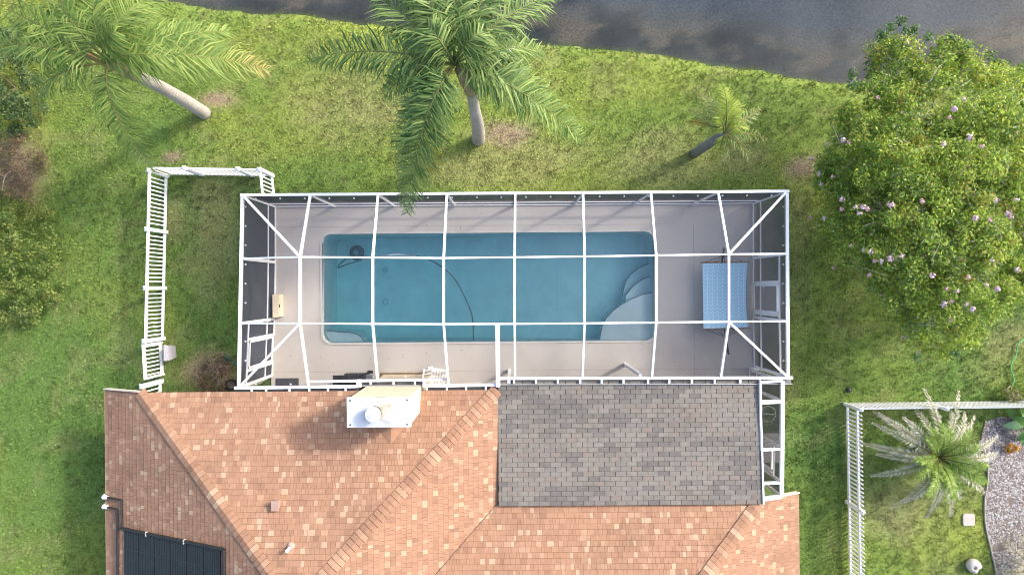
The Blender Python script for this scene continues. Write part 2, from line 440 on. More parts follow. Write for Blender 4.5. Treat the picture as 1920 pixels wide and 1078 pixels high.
# outer loop with as many points as the coping loop, spread over the deck's edge
nq = len(cop)//4
def outer_loop():
    x0, x1, y0, y1 = DECK; pts = []
    for (sx, sy), (hx, hy) in (((x1, y1), (1, 1)), ((x0, y1), (-1, 1)), ((x0, y0), (-1, -1)), ((x1, y0), (1, -1))):
        pts += [(sx, sy)] * nq
    return pts
dk = MB(); x0, x1, y0, y1 = DECK
bx0, bx1, by0, by1 = PX0-.6, PX1+.6, PY0-.6, PY1+.6
corner = []
for (sx, sy) in ((bx1, by1), (bx0, by1), (bx0, by0), (bx1, by0)): corner += [(sx, sy)]*nq
n = len(cop)
vs = [(x, y, DZ) for x, y in cop] + [(bx1,by1,DZ),(bx0,by1,DZ),(bx0,by0,DZ),(bx1,by0,DZ)]
fs = []
for i in range(n):
    j = (i+1) % n; ci = n + i//nq; cj = n + j//nq
    fs.append((i, j, cj, ci)[::-1] if ci != cj else (i, j, ci)[::-1])
dk.add(vs, fs)
for (lx, hx, ly, hy) in ((x0, x1, by1, y1), (x0, x1, y0, by0), (x0, bx0, by0, by1), (bx1, x1, by0, by1)):
    dk.add([(lx,ly,DZ),(hx,ly,DZ),(hx,hy,DZ),(lx,hy,DZ)], [(0,1,2,3)])
dk.add([(x0,y0,DZ),(x1,y0,DZ),(x1,y1,DZ),(x0,y1,DZ),(x0,y0,-.2),(x1,y0,-.2),(x1,y1,-.2),(x0,y1,-.2)], [(0,4,5,1),(1,5,6,2),(2,6,7,3),(3,7,4,0)])
deck = solo('pool_deck', dk, M_deck, kind='structure', base=(0, 0, 0))
for (p, q_) in (((x0, P(600,697).y), (x1, P(600,697).y)), ((x0, P(700,425).y), (PX1+.4, P(700,425).y)), ((P(1300,500).x, PY1+.2), (P(1300,500).x, y0))):
    if abs(p[0]-q_[0]) > .1: j = MB().box((p[0]+.01, p[1]-.007, DZ-.02), (q_[0]-.01, p[1]+.007, DZ+.003))
    else: j = MB().box((p[0]-.006, q_[1]+.01, DZ-.02), (p[0]+.006, p[1], DZ+.0035))
    part('expansion_joint', j, M_joint, deck)

pool = thing('swimming_pool', (0, 0, 0), 'rectangular blue swimming pool with rounded corners inside the screen enclosure', 'pool')
m = MB(); ring(m, cop, inner, DZ+.022, 0, -0.05); part('coping', m, M_coping, pool)
sh = MB(); n = len(inner)
def floor_z(x): return float(np.interp(x, [PX0, PX0+3.2, PX1-3, PX1], [-1.85, -1.75, -1.25, -1.15]))
sv = [(x, y, 0.02) for x, y in inner] + [(x, y, floor_z(x)) for x, y in inner]
sh.add(sv, [(i, (i+1) % n, n+(i+1) % n, n+i) for i in range(n)])
# floor as strips so that the slope breaks
cuts = [PX0, PX0+.3, PX0+3.2, PX1-3, PX1-.3, PX1]
for a_, b_ in zip(cuts[:-1], cuts[1:]):
    sh.add([(a_,PY0,floor_z(a_)),(b_,PY0,floor_z(b_)),(b_,PY1,floor_z(b_)),(a_,PY1,floor_z(a_))], [(0,1,2,3)])
part('shell', sh, M_plaster, pool)
def ledge(name, pxs, z, mt=M_plaster):
    # pixel outline corrected for the depth of the ledge's top
    poly = [(P(a,b,z).x, P(a,b,z).y) for a, b in pxs]
    part(name, MB().prism(poly, -1.9, z), mt, pool)
# outlines are given anticlockwise
M_edge = mat('step_edge', (0.20,0.27,0.29), 0.7, 0.1, 3)
def arc_px(c, rx, ry, a0, a1, n=14): return [(c[0]+rx*math.cos(math.radians(a0+(a1-a0)*k/n)), c[1]-ry*math.sin(math.radians(a0+(a1-a0)*k/n))) for k in range(n+1)]
shelf = [(1126,652),(1245,652),(1245,548),(1226,548)] + [(1205,552),(1185,560),(1167,570),(1150,582),(1137,596),(1129,612),(1126,630)]
s1 = [(1166,600),(1245,600),(1245,490),(1226,492)] + [(1210,497),(1195,504),(1183,514),(1174,527),(1169,542),(1167,556)]
s2 = [(1170,600),(1245,600),(1245,514),(1226,517)] + [(1210,521),(1196,529),(1184,540),(1174,553)]
def edge_line(pts, z):
    part('step_edge_trim', MB().tube([P(a,b,z) + Vector((0,0,.004)) for a, b in pts], 0.016, 5), M_edge, pool)
ledge('sun_shelf', shelf[::-1][::-1], -0.30); ledge('step', s2, -0.55); ledge('step', s1, -0.82)
edge_line(shelf[3:], -0.30); edge_line(s1[3:], -0.82); edge_line(s2[3:], -0.55)
bench = [(600,655),(692,655),(684,640),(678,632),(668,626),(655,623),(635,622),(606,620),(600,621)]
ledge('bench', bench, -0.45); edge_line([(606,620),(635,622),(655,623),(668,626),(678,632),(684,640)], -0.45)
M_drain = mat('drain_cover', (0.56,0.66,0.65), 0.5, 0.1, 5)
for a, b in ((722,506),(722,566)):
    z = -1.76; p = P(a, b, z); part('drain_cover', MB().lathe((p.x,p.y,floor_z(p.x)), [(0.11,0.0),(0.10,0.05),(0.03,0.07)], 16), M_drain, pool)
M_pool = water_mat('pool_water', (0.0, 0.77, 0.88), 0.32, wave=2.2, wstr=0.05, rough=0.02)
wp = round_rect(PX0-.015, PX1+.015, PY0-.015, PY1+.015, 0.31)
part('water', MB().prism(wp, -2.1, -0.09), M_pool, pool)

# pool cleaner with its floating hose
pc = thing('pool_cleaner', P(669,473,-1.7), 'round dark pool cleaner on the pool floor with its long thin hose', 'pool cleaner')
p = P(669,474,-1.7)
M_cleaner = mat('cleaner_disc', (0.10,0.17,0.19), 0.5, 0.1, 5); M_hose = mat('cleaner_hose', (0.15,0.22,0.24), 0.5, 0.1, 4)
M_hosew = mat('cleaner_hose_light', (0.55,0.62,0.65), 0.5, 0.1, 4)
part('skirt', MB().lathe((p.x,p.y,-1.72), [(0.26,0.0),(0.24,0.05),(0.12,0.10)], 24), M_cleaner, pc, smooth=False)
part('head', MB().lathe((p.x,p.y,-1.63), [(0.10,0.0),(0.10,0.10),(0.05,0.16)], 16), mat('cleaner_head',(0.25,0.38,0.42),.5,.1,5), pc)
def smooth_curve(pts, k=6):
    pts = [Vector(p) for p in pts]; out = []
    for i in range(len(pts)-1):
        p0 = pts[max(i-1,0)]; p1 = pts[i]; p2 = pts[i+1]; p3 = pts[min(i+2,len(pts)-1)]
        for j in range(k):
            t = j/k; out.append(0.5*((2*p1)+(p2-p0)*t+(2*p0-5*p1+4*p2-p3)*t*t+(3*p1-p0-3*p2+p3)*t**3))
    out.append(pts[-1]); return out
hz = -0.11
part('hose', MB().tube(smooth_curve([P(888,638,hz),P(887,612,hz),P(884,588,hz),P(872,558,hz),P(855,527,hz),P(832,503,hz),P(805,487,hz-.02),P(780,480,hz-.03)]), 0.021, 6), M_hose, pc)
part('hose', MB().tube(smooth_curve([P(780,480,hz-.03),P(755,477.5,hz),P(730,478,hz),P(705,482,hz-.05),P(680,488,-.2)]), 0.024, 6), M_hosew, pc)
part('hose', MB().tube(smooth_curve([P(680,488,-.2),P(655,494,-.6),P(634,502,-1.0),P(640,492,-1.3),P(655,482,-1.45),P(667,475,-1.5)]), 0.022, 6), M_hose, pc)

# ------------------------------------------------------------------ house: walls, roof planes, shingles
house = thing('house', ((XW+XE)/2, -9.0, 0), 'single storey house with a tan shingled hip roof and a grey shingled lanai roof', 'house')
YS = -17.5                                     # the far side, out of frame
M_wall = mat('house_wall', (0.70,0.60,0.46), 0.85, 0.05, 3, bump=0.2)
wl = MB().prism([(XW-.5,YS+.5),(XE+.6,YS+.5),(XE+.6,YR-.5),(XM-.5,YR-.5),(XM-.5,YN-.5),(XW-.5,YN-.5)], 0.0, 2.05)
part('wall', wl, M_wall, house)
HALF = (XM-XW)/2; RX = XW+HALF; ZR = ZE + PITCH*HALF                  # ridge of the north wing
RY = YR - HALF                                                          # ridge of the east wing, same height
tan_pal = [(.322,.187,.122),(.337,.199,.131),(.303,.174,.114),(.430,.298,.203),(.380,.240,.160),(.272,.157,.105)]
tan_w = [.36,.25,.19,.07,.08,.05]
M_tan = [mat('tan_shingle_%s' % s, c_, 0.9, 0.10, 7, bump=0.5, bscale=160, spec=.15, stain=tuple(q*f for q, f in zip(c_, (.70,.72,.74))), sscale=.55, samt=.75, pos=True) for s, c_ in zip('abcdef', tan_pal)]
grey_pal = [(.195,.180,.161),(.208,.192,.172),(.178,.165,.150),(.208,.180,.156),(.150,.140,.131)]
grey_w = [.34,.27,.22,.08,.09]
M_grey = [mat('grey_shingle_%s' % s, c_, 0.92, 0.14, 7, bump=0.5, bscale=160, spec=.12, stain=(.115,.108,.104), sscale=.7, samt=.6, pos=True) for s, c_ in zip('abcde', grey_pal)]
M_under = mat('roof_deck_felt', (.10,.058,.042), 0.95, 0.1, 6); M_underg = mat('grey_roof_felt', (.06,.056,.053), 0.95, 0.1, 6)

class Plane:
    def __init__(s, o, e1, e2, poly):          # o: point, e1 along the eave, e2 up the slope; poly in world xy
        s.o = Vector(o); s.e1 = Vector(e1).normalized(); s.e2 = Vector(e2).normalized(); s.n = s.e1.cross(s.e2).normalized()
        s.k = math.hypot(s.e2.x, s.e2.y)
        h = Vector((s.e2.x, s.e2.y, 0)).normalized(); s.h = h
        s.poly = []
        for (x, y) in poly:
            d = Vector((x-s.o.x, y-s.o.y, 0)); s.poly.append((d.dot(s.e1), d.dot(h)/s.k))
        ar = sum(s.poly[i][0]*s.poly[(i+1) % len(poly)][1]-s.poly[(i+1) % len(poly)][0]*s.poly[i][1] for i in range(len(poly)))
        if ar < 0: s.poly.reverse()
    def at(s, u, v, w=0): return s.o + s.e1*u + s.e2*v + s.n*w
    def M(s, u, v, w=0):
        p = s.at(u, v, w)
        return Matrix(((s.e1.x,s.e2.x,s.n.x,p.x),(s.e1.y,s.e2.y,s.n.y,p.y),(s.e1.z,s.e2.z,s.n.z,p.z),(0,0,0,1)))
def clip(poly, conv):
    out = poly
    for i in range(len(conv)):
        (ax, ay), (bx, by) = conv[i], conv[(i+1) % len(conv)]
        f = lambda p: (bx-ax)*(p[1]-ay)-(by-ay)*(p[0]-ax)
        src, out = out, []
        for j in range(len(src)):
            p, q = src[j], src[(j+1) % len(src)]; fp, fq = f(p), f(q)
            if fp >= 0: out.append(p)
            if (fp >= 0) != (fq >= 0):
                t = fp/(fp-fq); out.append((p[0]+(q[0]-p[0])*t, p[1]+(q[1]-p[1])*t))
        if len(out) < 3: return []
    return out

slp = lambda hx, hy: Vector((hx, hy, PITCH)).normalized()
ext_w = XW-SKIRT; ext_e = XE+SKIRT; YMID = -14.0
planes = {
 'north': Plane((XW, YN, ZE), (-1,0,0), slp(0,-1), [(XW,YN),(XM,YN),(RX,YN-HALF)]),
 'west': Plane((XW-SKIRT, YN, ZE-PITCH*SKIRT), (0,-1,0), slp(1,0), [(ext_w,YN),(XW,YN),(RX,YN-HALF),(RX,YMID),(ext_w,YMID)]),
 'inner': Plane((XM, YN, ZE), (0,1,0), slp(-1,0), [(XM,YN),(RX,YN-HALF),(RX,RY),(XM,YR)]),
 'right': Plane((XM, YR, ZE), (-1,0,0), slp(0,-1), [(XM,YR),(XE,YR),(XE-HALF,RY),(RX,RY)]),
 'east': Plane((XE+SKIRT, YR, ZE-PITCH*SKIRT), (0,1,0), slp(-1,0), [(XE,YR),(ext_e,YR),(ext_e,YMID-2.2),(XE-HALF,YMID-2.2),(XE-HALF,RY)]),
}
roof = None
m = MB()
M_ftan = mat('tan_edge_metal', (.36,.25,.17), .6, .1, 5)
for nm, pl in planes.items():
    top = [pl.at(u, v, -0.002) for u, v in pl.poly]; k = len(top)
    m.add(top + [p - Vector((0,0,.10)) for p in top], [tuple(range(k)), tuple(range(k,2*k))[::-1]] + [(i, k+i, k+(i+1) % k, (i+1) % k) for i in range(k)])
roof = part('roof', m, M_under, house, 'tan shingled hip roof')
# rear slopes beyond the frame
m = MB(); zs = ZE-.0
m.add([(RX,YMID,ZR),(ext_w,YMID,ZE-PITCH*SKIRT),(ext_w,YS,ZE-PITCH*SKIRT),(XE+SKIRT,YS,ZE-PITCH*SKIRT),(XE+SKIRT,YMID-2.2,ZE-PITCH*SKIRT),(XE-HALF,YMID-2.2,ZR),(XE-HALF,RY,ZR),(RX,RY,ZR)],
      [(0,1,2),(0,2,3,5),(3,4,5),(0,5,6,7)]); part('rear_roof', m, M_tan[0], house)

def shingle_mesh(w, ex, th, mt, g, lap):
    return MB().add([(g,0,0),(w-g,0,0),(w-g,ex+lap,0),(g,ex+lap,0),(g,0,th),(w-g,0,th),(w-g,ex+lap,.003),(g,ex+lap,.003)],
        [(4,5,6,7),(0,1,5,4),(1,2,6,5),(3,0,4,7)]).mesh('shingle', mt)
def lay(planes_list, ex, widths, mats, wts, th, stagger, parent, n_objs, name, g, lap, pick=None):
    cache = {}; full = []; stuff = MB()
    for pl in planes_list:
        us = [p[0] for p in pl.poly]; vs_ = [p[1] for p in pl.poly]
        r = 0
        while r*ex < max(vs_):
            v = r*ex; u = min(us) - (stagger*(r % 2) if stagger else RNG.uniform(0, .3)) - .01
            while u < max(us):
                w = RNG.choice(widths)
                mi = RNG.choices(range(len(mats)), wts)[0]
                if pick: mi = pick(pl.at(u+w/2, v))
                rect = [(u+g,v),(u+w-g,v),(u+w-g,v+ex+lap),(u+g,v+ex+lap)]
                c3 = pl.at(u+w/2, v+ex/2); px, py = to_px(*c3)
                if -60 < px < 1980 and py < 1150:
                    cl = clip(rect, pl.poly)
                    lift = RNG.uniform(0, .004)
                    if len(cl) == 4 and max(abs(cl[i][0]-rect[j][0])+abs(cl[i][1]-rect[j][1]) for i in range(4) for j in [min(range(4), key=lambda q: abs(cl[i][0]-rect[q][0])+abs(cl[i][1]-rect[q][1]))]) < 1e-6:
                        vis = 10 < px < 1910 and 10 < py < 1070
                        full.append(((1 if vis else 0) * w * (pl.n.z) / (H-c3.z)**2, pl, u, v, w, mi, lift))
                    elif cl:
                        k = len(cl); hh = lambda q: th + (0.003-th)*(q[1]-v)/(ex+lap)
                        stuff.add([pl.at(q[0],q[1],hh(q)+lift) for q in cl] + [pl.at(q[0],q[1],0) for q in cl],
                                  [tuple(range(k))] + [(k+i, k+(i+1) % k, (i+1) % k, i) for i in range(k)], mi)
                u += w
            r += 1
    full.sort(key=lambda e: -e[0])
    head = full[:max(n_objs*2, 1)]; RNG.shuffle(head)
    for (_, pl, u, v, w, mi, lift) in head[:n_objs]:
        key = (w, mi)
        if key not in cache: cache[key] = shingle_mesh(w, ex, th, mats[mi], g, lap)
        inst(name, cache[key], parent, pl.M(u, v, lift))
    for (_, pl, u, v, w, mi, lift) in head[n_objs:] + full[len(head):]:
        q = [(u+g,v),(u+w-g,v),(u+w-g,v+ex+lap),(u+g,v+ex+lap)]; hs = [th,th,.003,.003]
        stuff.add([pl.at(a,b,h+lift) for (a,b),h in zip(q,hs)] + [pl.at(a,b,0) for a,b in q], [(0,1,2,3),(4,5,1,0),(5,6,2,1),(7,4,0,3)], mi)
    part('shingle_field', stuff, mats, parent, kind='stuff')
    print(name, len(full), 'full tabs', len(stuff.f))
lay(list(planes.values()), 0.148, [.085,.105,.13,.155,.19], M_tan, tan_w, 0.014, 0, roof, 300, 'shingle', .0025, -.007)

M_valley = mat('valley_dark_brown', (.10,.06,.045), .9, .1, 5)  # dark brown of the valley line and the felt under the caps
# hip and ridge caps, the valley line, edge trim
def caps(a, b, n1, n2, wid=0.185, ex=0.16, label=None):
    a = Vector(a); b = Vector(b); t = (b-a).normalized(); L = (b-a).length
    s1 = (n1.cross(t)).normalized(); s2 = (t.cross(n2)).normalized()
    if s1.z > 0: s1 = -s1
    if s2.z > 0: s2 = -s2
    up = (n1+n2).normalized(); k = 0; d = 0
    meshes = {}
    o1 = [p + up*.014 + s for p in (a, b) for s in (s1*wid, Vector((0,0,0)), s2*wid)]
    part('cap_underlay', MB().add(o1, [(0,1,4,3),(1,2,5,4)]), M_valley, roof)
    while d < L:
        mi = RNG.choices(range(6), [.25,.25,.15,.1,.17,.08])[0]
        if mi not in meshes:
            mb = MB(); lo, hi = 0.050, 0.034; th = .022
            pts = []
            for (dd, h) in ((0,lo),(ex-.016,hi)):
                for off in (s1*wid + up*.004, Vector((0,0,0)), s2*wid + up*.004): pts.append(t*dd + off + up*h)
            for (dd, h) in ((0,lo-th-.006),(ex-.016,hi-th)):
                for off in (s1*wid, Vector((0,0,0)), s2*wid): pts.append(t*dd + off + up*h)
            mb.add(pts, [(0,1,4,3)[::-1],(1,2,5,4)[::-1],(0,6,7,1)[::-1],(1,7,8,2)[::-1],(0,3,9,6)[::-1],(2,8,11,5)[::-1]])
            meshes[mi] = mb.mesh('hip_cap', M_tan[mi])
        inst('hip_cap', meshes[mi], roof, Matrix.Translation(a + t*d))
        d += ex
nN, nW, nI, nR, nE = (planes[k].n for k in ('north','west','inner','right','east'))
caps((XW,YN,ZE), (RX,YN-HALF,ZR), nN, nW); caps((XM,YN,ZE), (RX,YN-HALF,ZR), nN, nI)
caps((XE,YR,ZE), (XE-HALF,RY,ZR), nR, nE); caps((RX,YN-HALF,ZR), (RX,-12.5,ZR), nW, nI)
part('valley_flashing', MB().tube([Vector((XM,YR,ZE+.012)), Vector((RX,RY,ZR+.012))], .012, 5), M_valley, roof)
# fascia / drip edge of the raked ends and along the sides
zs = ZE-PITCH*SKIRT
M_cream0 = mat('cream_fascia', (.60,.54,.46), .6, .06, 5)
for (p, q_) in (((XW,YN+.03,ZE-.03),(ext_w-.01,YN+.03,zs-.03)), ((XE,YR+.03,ZE-.03),(ext_e+.01,YR+.03,zs-.03))):
    part('rake_fascia', MB().bar(p, q_, .03, .16), M_cream0, house)
part('fascia', MB().bar((ext_w-.012,YN+.02,zs-.06),(ext_w-.012,YS,zs-.06), .02, .14), M_ftan, house)
part('fascia', MB().bar((ext_e+.012,YR+.02,zs-.06),(ext_e+.012,YS,zs-.06), .02, .14), M_ftan, house)

# grey lanai roof
g0 = P(935,713,2.66); g1 = P(1423,711,2.66); gs = P(936,943,2.80)
GX0, GX1, GY1, GY0 = XM+.03, g1.x, (g0.y+g1.y)/2, YR-.06
gp = Plane((GX1, GY1, 2.64), (-1,0,0), Vector((0,-(GY1-GY0),.22)).normalized(), [(GX0,GY1),(GX1,GY1),(GX1,GY0),(GX0,GY0)])
m = MB(); top = [gp.at(u,v,-.002) for u, v in gp.poly]
m.add(top + [p-Vector((0,0,.14)) for p in top], [(0,1,2,3),(7,6,5,4)] + [(i,4+i,4+(i+1) % 4,(i+1) % 4) for i in range(4)])
lroof = part('lanai_roof', m, M_underg, house, 'weathered grey shingled low slope roof')
def grey_pick(p):
    x, y = np.array([p.x*.55]), np.array([p.y*1.6])
    f = float(fbm(x, y, .9, 140)[0]) + RNG.gauss(0, .13) - .10*max(0, (GY1-1.2-p.y)/(GY1-GY0))
    return 4 if f < .36 else 2 if f < .44 else 0 if f < .53 else 1 if f < .62 else RNG.choice([1, 3])
lay([gp], 0.1345, [.305], M_grey, grey_w, 0.010, 0.1525, lroof, 300, 'shingle', .0075, -.005, grey_pick)
part('drip_edge', MB().bar((GX1+.02,GY1,2.64),(GX1+.02,GY0,2.85), .045, .12), M_white, house)

# chimney with metal cap
cx0, cx1 = P(650,745,4.87).x, P(770,745,4.87).x; cy1, cy0 = P(710,745,4.87).y, P(710,801,4.87).y
ch = part('chimney', MB().box((cx0+.03,cy0+.03,0),(cx1-.03,cy1-.03,4.80)), M_stucco, house, 'cream stucco chimney')
m_cap, t, out = nt('chimney_cap_metal'); L = t.links.new
bs = N(t, 'ShaderNodeBsdfPrincipled', Roughness=.42); tc = N(t,'ShaderNodeTexCoord')
nz = N(t,'ShaderNodeTexNoise',Scale=3.2,Detail=5.0); L(tc.outputs['Object'], nz.inputs['Vector'])
fc = Vector(((cx0+cx1)/2-.09, (cy0+cy1)/2-.0, 5.0))
mp = N(t,'ShaderNodeVectorMath',operation='DISTANCE'); 
org = ORIGIN['house']; mp.inputs[1].default_value = tuple(fc + Vector((.15,.12,0)) - org); L(tc.outputs['Object'], mp.inputs[0])
ad = N(t,'ShaderNodeMath',operation='MULTIPLY_ADD'); L(nz.outputs['Fac'], ad.inputs[0]); ad.inputs[1].default_value=.9; L(mp.outputs['Value'], ad.inputs[2])
rr = N(t,'ShaderNodeMapRange'); rr.inputs['From Min'].default_value=.55; rr.inputs['From Max'].default_value=.85; rr.inputs['To Min'].default_value=.75; rr.inputs['To Max'].default_value=0; L(ad.outputs[0], rr.inputs['Value'])
mx = N(t,'ShaderNodeMix',data_type='RGBA'); L(rr.outputs[0], mx.inputs[0]); mx.inputs[6].default_value=(.56,.58,.61,1); mx.inputs[7].default_value=(.27,.22,.11,1)
L(mx.outputs[2], bs.inputs['Base Color']); L(bs.outputs[0], out.inputs[0])
m = MB(); zc = 4.87
m.add([(cx0,cy0,zc-.14),(cx1,cy0,zc-.14),(cx1,cy1,zc-.14),(cx0,cy1,zc-.14),(cx0,cy0,zc),(cx1,cy0,zc),(cx1,cy1,zc),(cx0,cy1,zc),
       (fc.x-.2,fc.y-.15,zc+.09),(fc.x+.2,fc.y-.15,zc+.09),(fc.x+.2,fc.y+.15,zc+.09),(fc.x-.2,fc.y+.15,zc+.09)],
      [(0,1,5,4),(1,2,6,5),(2,3,7,6),(3,0,4,7),(4,5,9,8),(5,6,10,9),(6,7,11,10),(7,4,8,11),(8,9,10,11),(3,2,1,0)])
part('chimney_cap', m, m_cap, ch)
part('flue', MB().lathe((fc.x,fc.y,zc+.06), [(.18,0),(.18,.22),(.172,.24)], 24), M_dark, ch)
part('flue_lid', MB().lathe((fc.x,fc.y,zc+.27), [(.20,0),(.205,.03),(.19,.05),(.06,.075)], 24), mat('lid_metal',(.50,.51,.53),.5,.08,5), ch, smooth=False)
for sx in (cx0+.09, cx1-.09):
    for sy in (cy0+.07, cy1-.07): part('bolt', MB().lathe((sx,sy,zc+.004), [(.024,0),(.024,.012),(.012,.022)], 8), M_dark, ch)
# little saddle roof behind the chimney
zroof = lambda y: ZE + PITCH*(YN-y)
xm = (cx0+cx1)/2 + .02; yb = cy0+.03; rzz = zroof(yb)+.20; yapex = yb - .80
m = MB().add([(cx0+.1,yb,zroof(yb)+.015),(cx1-.1,yb,zroof(yb)+.015),(xm,yb,rzz),(xm,yapex,zroof(yapex)+.02)], [(0,2,3),(2,1,3)])
part('chimney_saddle', m, M_tan[1], roof)
# roof vents
M_vent = mat('brown_vent', (.34,.23,.19), .6, .1, 8)
zv = 4.05; p = P(519,945,zv); zr = zroof(p.y)
part('roof_vent', MB().box((p.x-.07,p.y-.10,zr-.06),(p.x+.07,p.y+.10,zr+.20)).bar((p.x-.10,p.y,zr+.213),(p.x+.10,p.y,zr+.213),.26,.025), M_vent, roof)
p = P(543,1027,4.5); zr = zroof(p.y)
part('vent_pipe', MB().tube([(p.x,p.y,zr-.05),(p.x,p.y,zr+.28)], .045, 12), M_white, roof)
part('vent_boot', MB().lathe((p.x,p.y,zr-.02), [(.13,0),(.06,.09),(.05,.12)], 14), M_vent, roof)
# small pale patches of lichen on grey roof
# ------------------------------------------------------------------ solar pool heater on the west slope
pw = planes['west']
def wz(x): return ZE + PITCH*(x-XW)
def onW(px, py):
    x = 0; 
    z = 3.0
    for _ in range(30): p = P(px, py, z); z = wz(p.x)
    return P(px, py, z)
s0 = onW(232,985); s1_ = onW(419,1022)
M_gutin0 = mat('clamp_metal', (.35,.35,.36), .5, .1, 5)
sol = thing('solar_pool_heater', (s0.x, s0.y, s0.z), 'black solar pool heating mat with pipes on the west roof slope', 'solar heater')
M_mat = mat('solar_mat', (.014,.018,.022), .5, .3, 3, bump=.3, bscale=25, spec=.4)
up = nW
def wpt(x, y, h): return Vector((x, y, wz(x))) + up*h
xs_ = np.linspace(s0.x+.05, s1_.x-.05, 7); yt = min(s0.y, s1_.y)-.12
for a_, b_ in zip(xs_[:-1], xs_[1:]):
    m = MB(); nrib = 9
    for k in range(nrib):
        xa = a_+.012+(b_-a_-.024)*k/nrib; xb = a_+.012+(b_-a_-.024)*(k+.86)/nrib
        m.bar(wpt((xa+xb)/2, yt, .035), wpt((xa+xb)/2, -11.2, .035), abs(xb-xa)*1.09, .022, up)
    part('absorber_strip', m, M_mat, sol)
for yy in np.arange(yt-.5, -11, -.85):
    part('hold_down_strap', MB().bar(wpt(s0.x+.05,yy,.052), wpt(s1_.x-.05,yy,.052), .012, .006, up), M_dark, sol)
pp = lambda pts, r, nm='header_pipe': part(nm, MB().tube(pts, r, 8), M_black, sol)
pp([wpt(s0.x-.05,yt+.06,.06), wpt(s1_.x+.05,yt+.06,.06)], .045)
pp([wpt(s1_.x+.07,yt+.06,.06), wpt(s1_.x+.07,-11.2,.06)], .045)
e0 = onW(232,937); e1_ = onW(198,930); e2_ = onW(198,948); e3 = onW(226,950)
pp([wpt(e1_.x-.02,e1_.y,.06), wpt(e0.x,e1_.y,.06), wpt(e0.x,yt+.06,.06)], .035)
pp([wpt(e2_.x-.02,e2_.y,.06), wpt(e3.x-.06,e2_.y,.06), wpt(e3.x-.06,-11.2,.06)], .035)
for e in (e1_, e2_):
    part('white_elbow', MB().tube([Vector((ext_w+.10,e.y,zs+.10)), Vector((ext_w-.03,e.y,zs+.07)), Vector((ext_w-.07,e.y,zs-.02)), Vector((ext_w-.07,e.y,zs-1.0))], [.05,.065,.065,.055], 10), M_white, sol)
for xx in (s0.x+.95, s0.x+2.3):
    part('pipe_clamp', MB().bar(wpt(xx,yt+.12,.07), wpt(xx,yt+.0,.07), .022, .09, up), M_gutin0, sol)

# ------------------------------------------------------------------ screen enclosure over the pool
cage = thing('screen_enclosure', (0, 0, 0), 'white framed screen enclosure covering the pool and its deck', 'enclosure')
NX = [582,709,838,966,1093,1220,1346]; AX = [(563,482),(699,483),(832,484),(965,482.5),(1096,481),(1230,479),(1366,477)]
BXp = [(563,606),(699,607),(832,607.5),(965,607),(1096,606),(1230,604.5),(1366,603)]
SXp = [(579,724),(708,712),(841,721),(966,707),(1092,707),(1222,707),(1351,707)]
ney = lambda x: 366 + (x-455)*(359-366)/(1475-455)
NE_ = [P(x, ney(x), ZE) for x in NX]; TA = [P(a,b,ZT) for a,b in AX]; TB = [P(a,b,ZT) for a,b in BXp]; SE_ = [P(a,b,ZE) for a,b in SXp]
cNW, cNE, cSE, cSW = P(455,366,ZE), P(1475,359,ZE), P(1477,707,ZE), P(448,726,ZE)
W1, W2, E1, E2 = P(455,485,ZE), P(453,606,ZE), P(1475,476,ZE), P(1475,602,ZE)
def beam(name, a, b, w, h, up=(0,0,1), par=None): return part(name, MB().bar(a, b, w, h, up), M_white, par or cage)
for i in range(7):
    beam('roof_beam', NE_[i], TA[i], .062, .09); beam('roof_beam', TA[i], TB[i], .062, .09); beam('roof_beam', TB[i], SE_[i], .062, .09)
dzv = Vector((0,0,.01))
for row, l, r in ((TA, W1, E1), (TB, W2, E2)):
    pts = [l] + row + [r]
    for a_, b_ in zip(pts[:-1], pts[1:]): 
        tt = (b_-a_).normalized(); beam('purlin', a_+tt*.03+dzv, b_-tt*.03+dzv, .050, .055)
for a_, b_ in ((cNW,TA[0]),(cNE,TA[6]),(cSW,TB[0]),(cSE,TB[6])): beam('hip_beam', a_, b_, .062, .07)
beam('eave_beam', cNW+Vector((-.06,0,0)), cNE+Vector((.06,0,0)), .075, .09)
beam('eave_beam', cNW+Vector((0,-.05,.004)), cSW, .08, .09); beam('eave_beam', cNE+Vector((0,-.05,.004)), cSE+Vector((0,-.06,0)), .085, .09)
# south edge: gutter line with jogs round the chimney
jog = [P(440,727,ZE),P(672,724,ZE)]; j2 = [P(672,712,ZE),P(795,711,ZE)]; j3 = [P(796,723,ZE),P(934,721,ZE)]
beam('eave_beam', jog[0], jog[1], .08, .09); beam('eave_beam', P(582,715,ZE+.01), P(842,711,ZE+.01), .07, .08); beam('eave_beam', j3[0], j3[1], .085, .09)
beam('eave_beam', P(673,726,ZE-.004), P(673,711,ZE-.004), .13, .12); beam('eave_beam', P(796,725,ZE-.004), P(796,709,ZE-.004), .09, .12)
beam('roof_beam', P(933,609,ZT), P(934,723,ZE+.01), .12, .14)
beam('eave_beam', P(936,709,ZE), P(1486,708,ZE), .08, .09)
M_gut = mat('gutter_metal', (.34,.35,.37), .5, .08, 4); M_gutin = mat('gutter_inside', (.17,.17,.175), .7, .45, 9)
for (a_, b_) in (((440,731.5),(672,729)),((676,717),(795,716)),((797,729),(934,727)),((937,714.5),(1484,713.5))):
    p = P(a_[0],a_[1],ZE-.10); q_ = P(b_[0],b_[1],ZE-.10)
    part('gutter', MB().bar(p+Vector((0,.0,-.05)), q_+Vector((0,0,-.05)), .15, .02), M_gutin, cage)
    part('gutter_lip', MB().bar(p+Vector((0,-.085,.03)), q_+Vector((0,-.085,.03)), .02, .13), M_gut, cage)
def gutter_ticks(xs, y): 
    for x in xs: part('gutter_strap', MB().bar(P(x,y-3,ZE+.02), P(x,y+6,ZE-.015), .055, .03), M_white, cage)
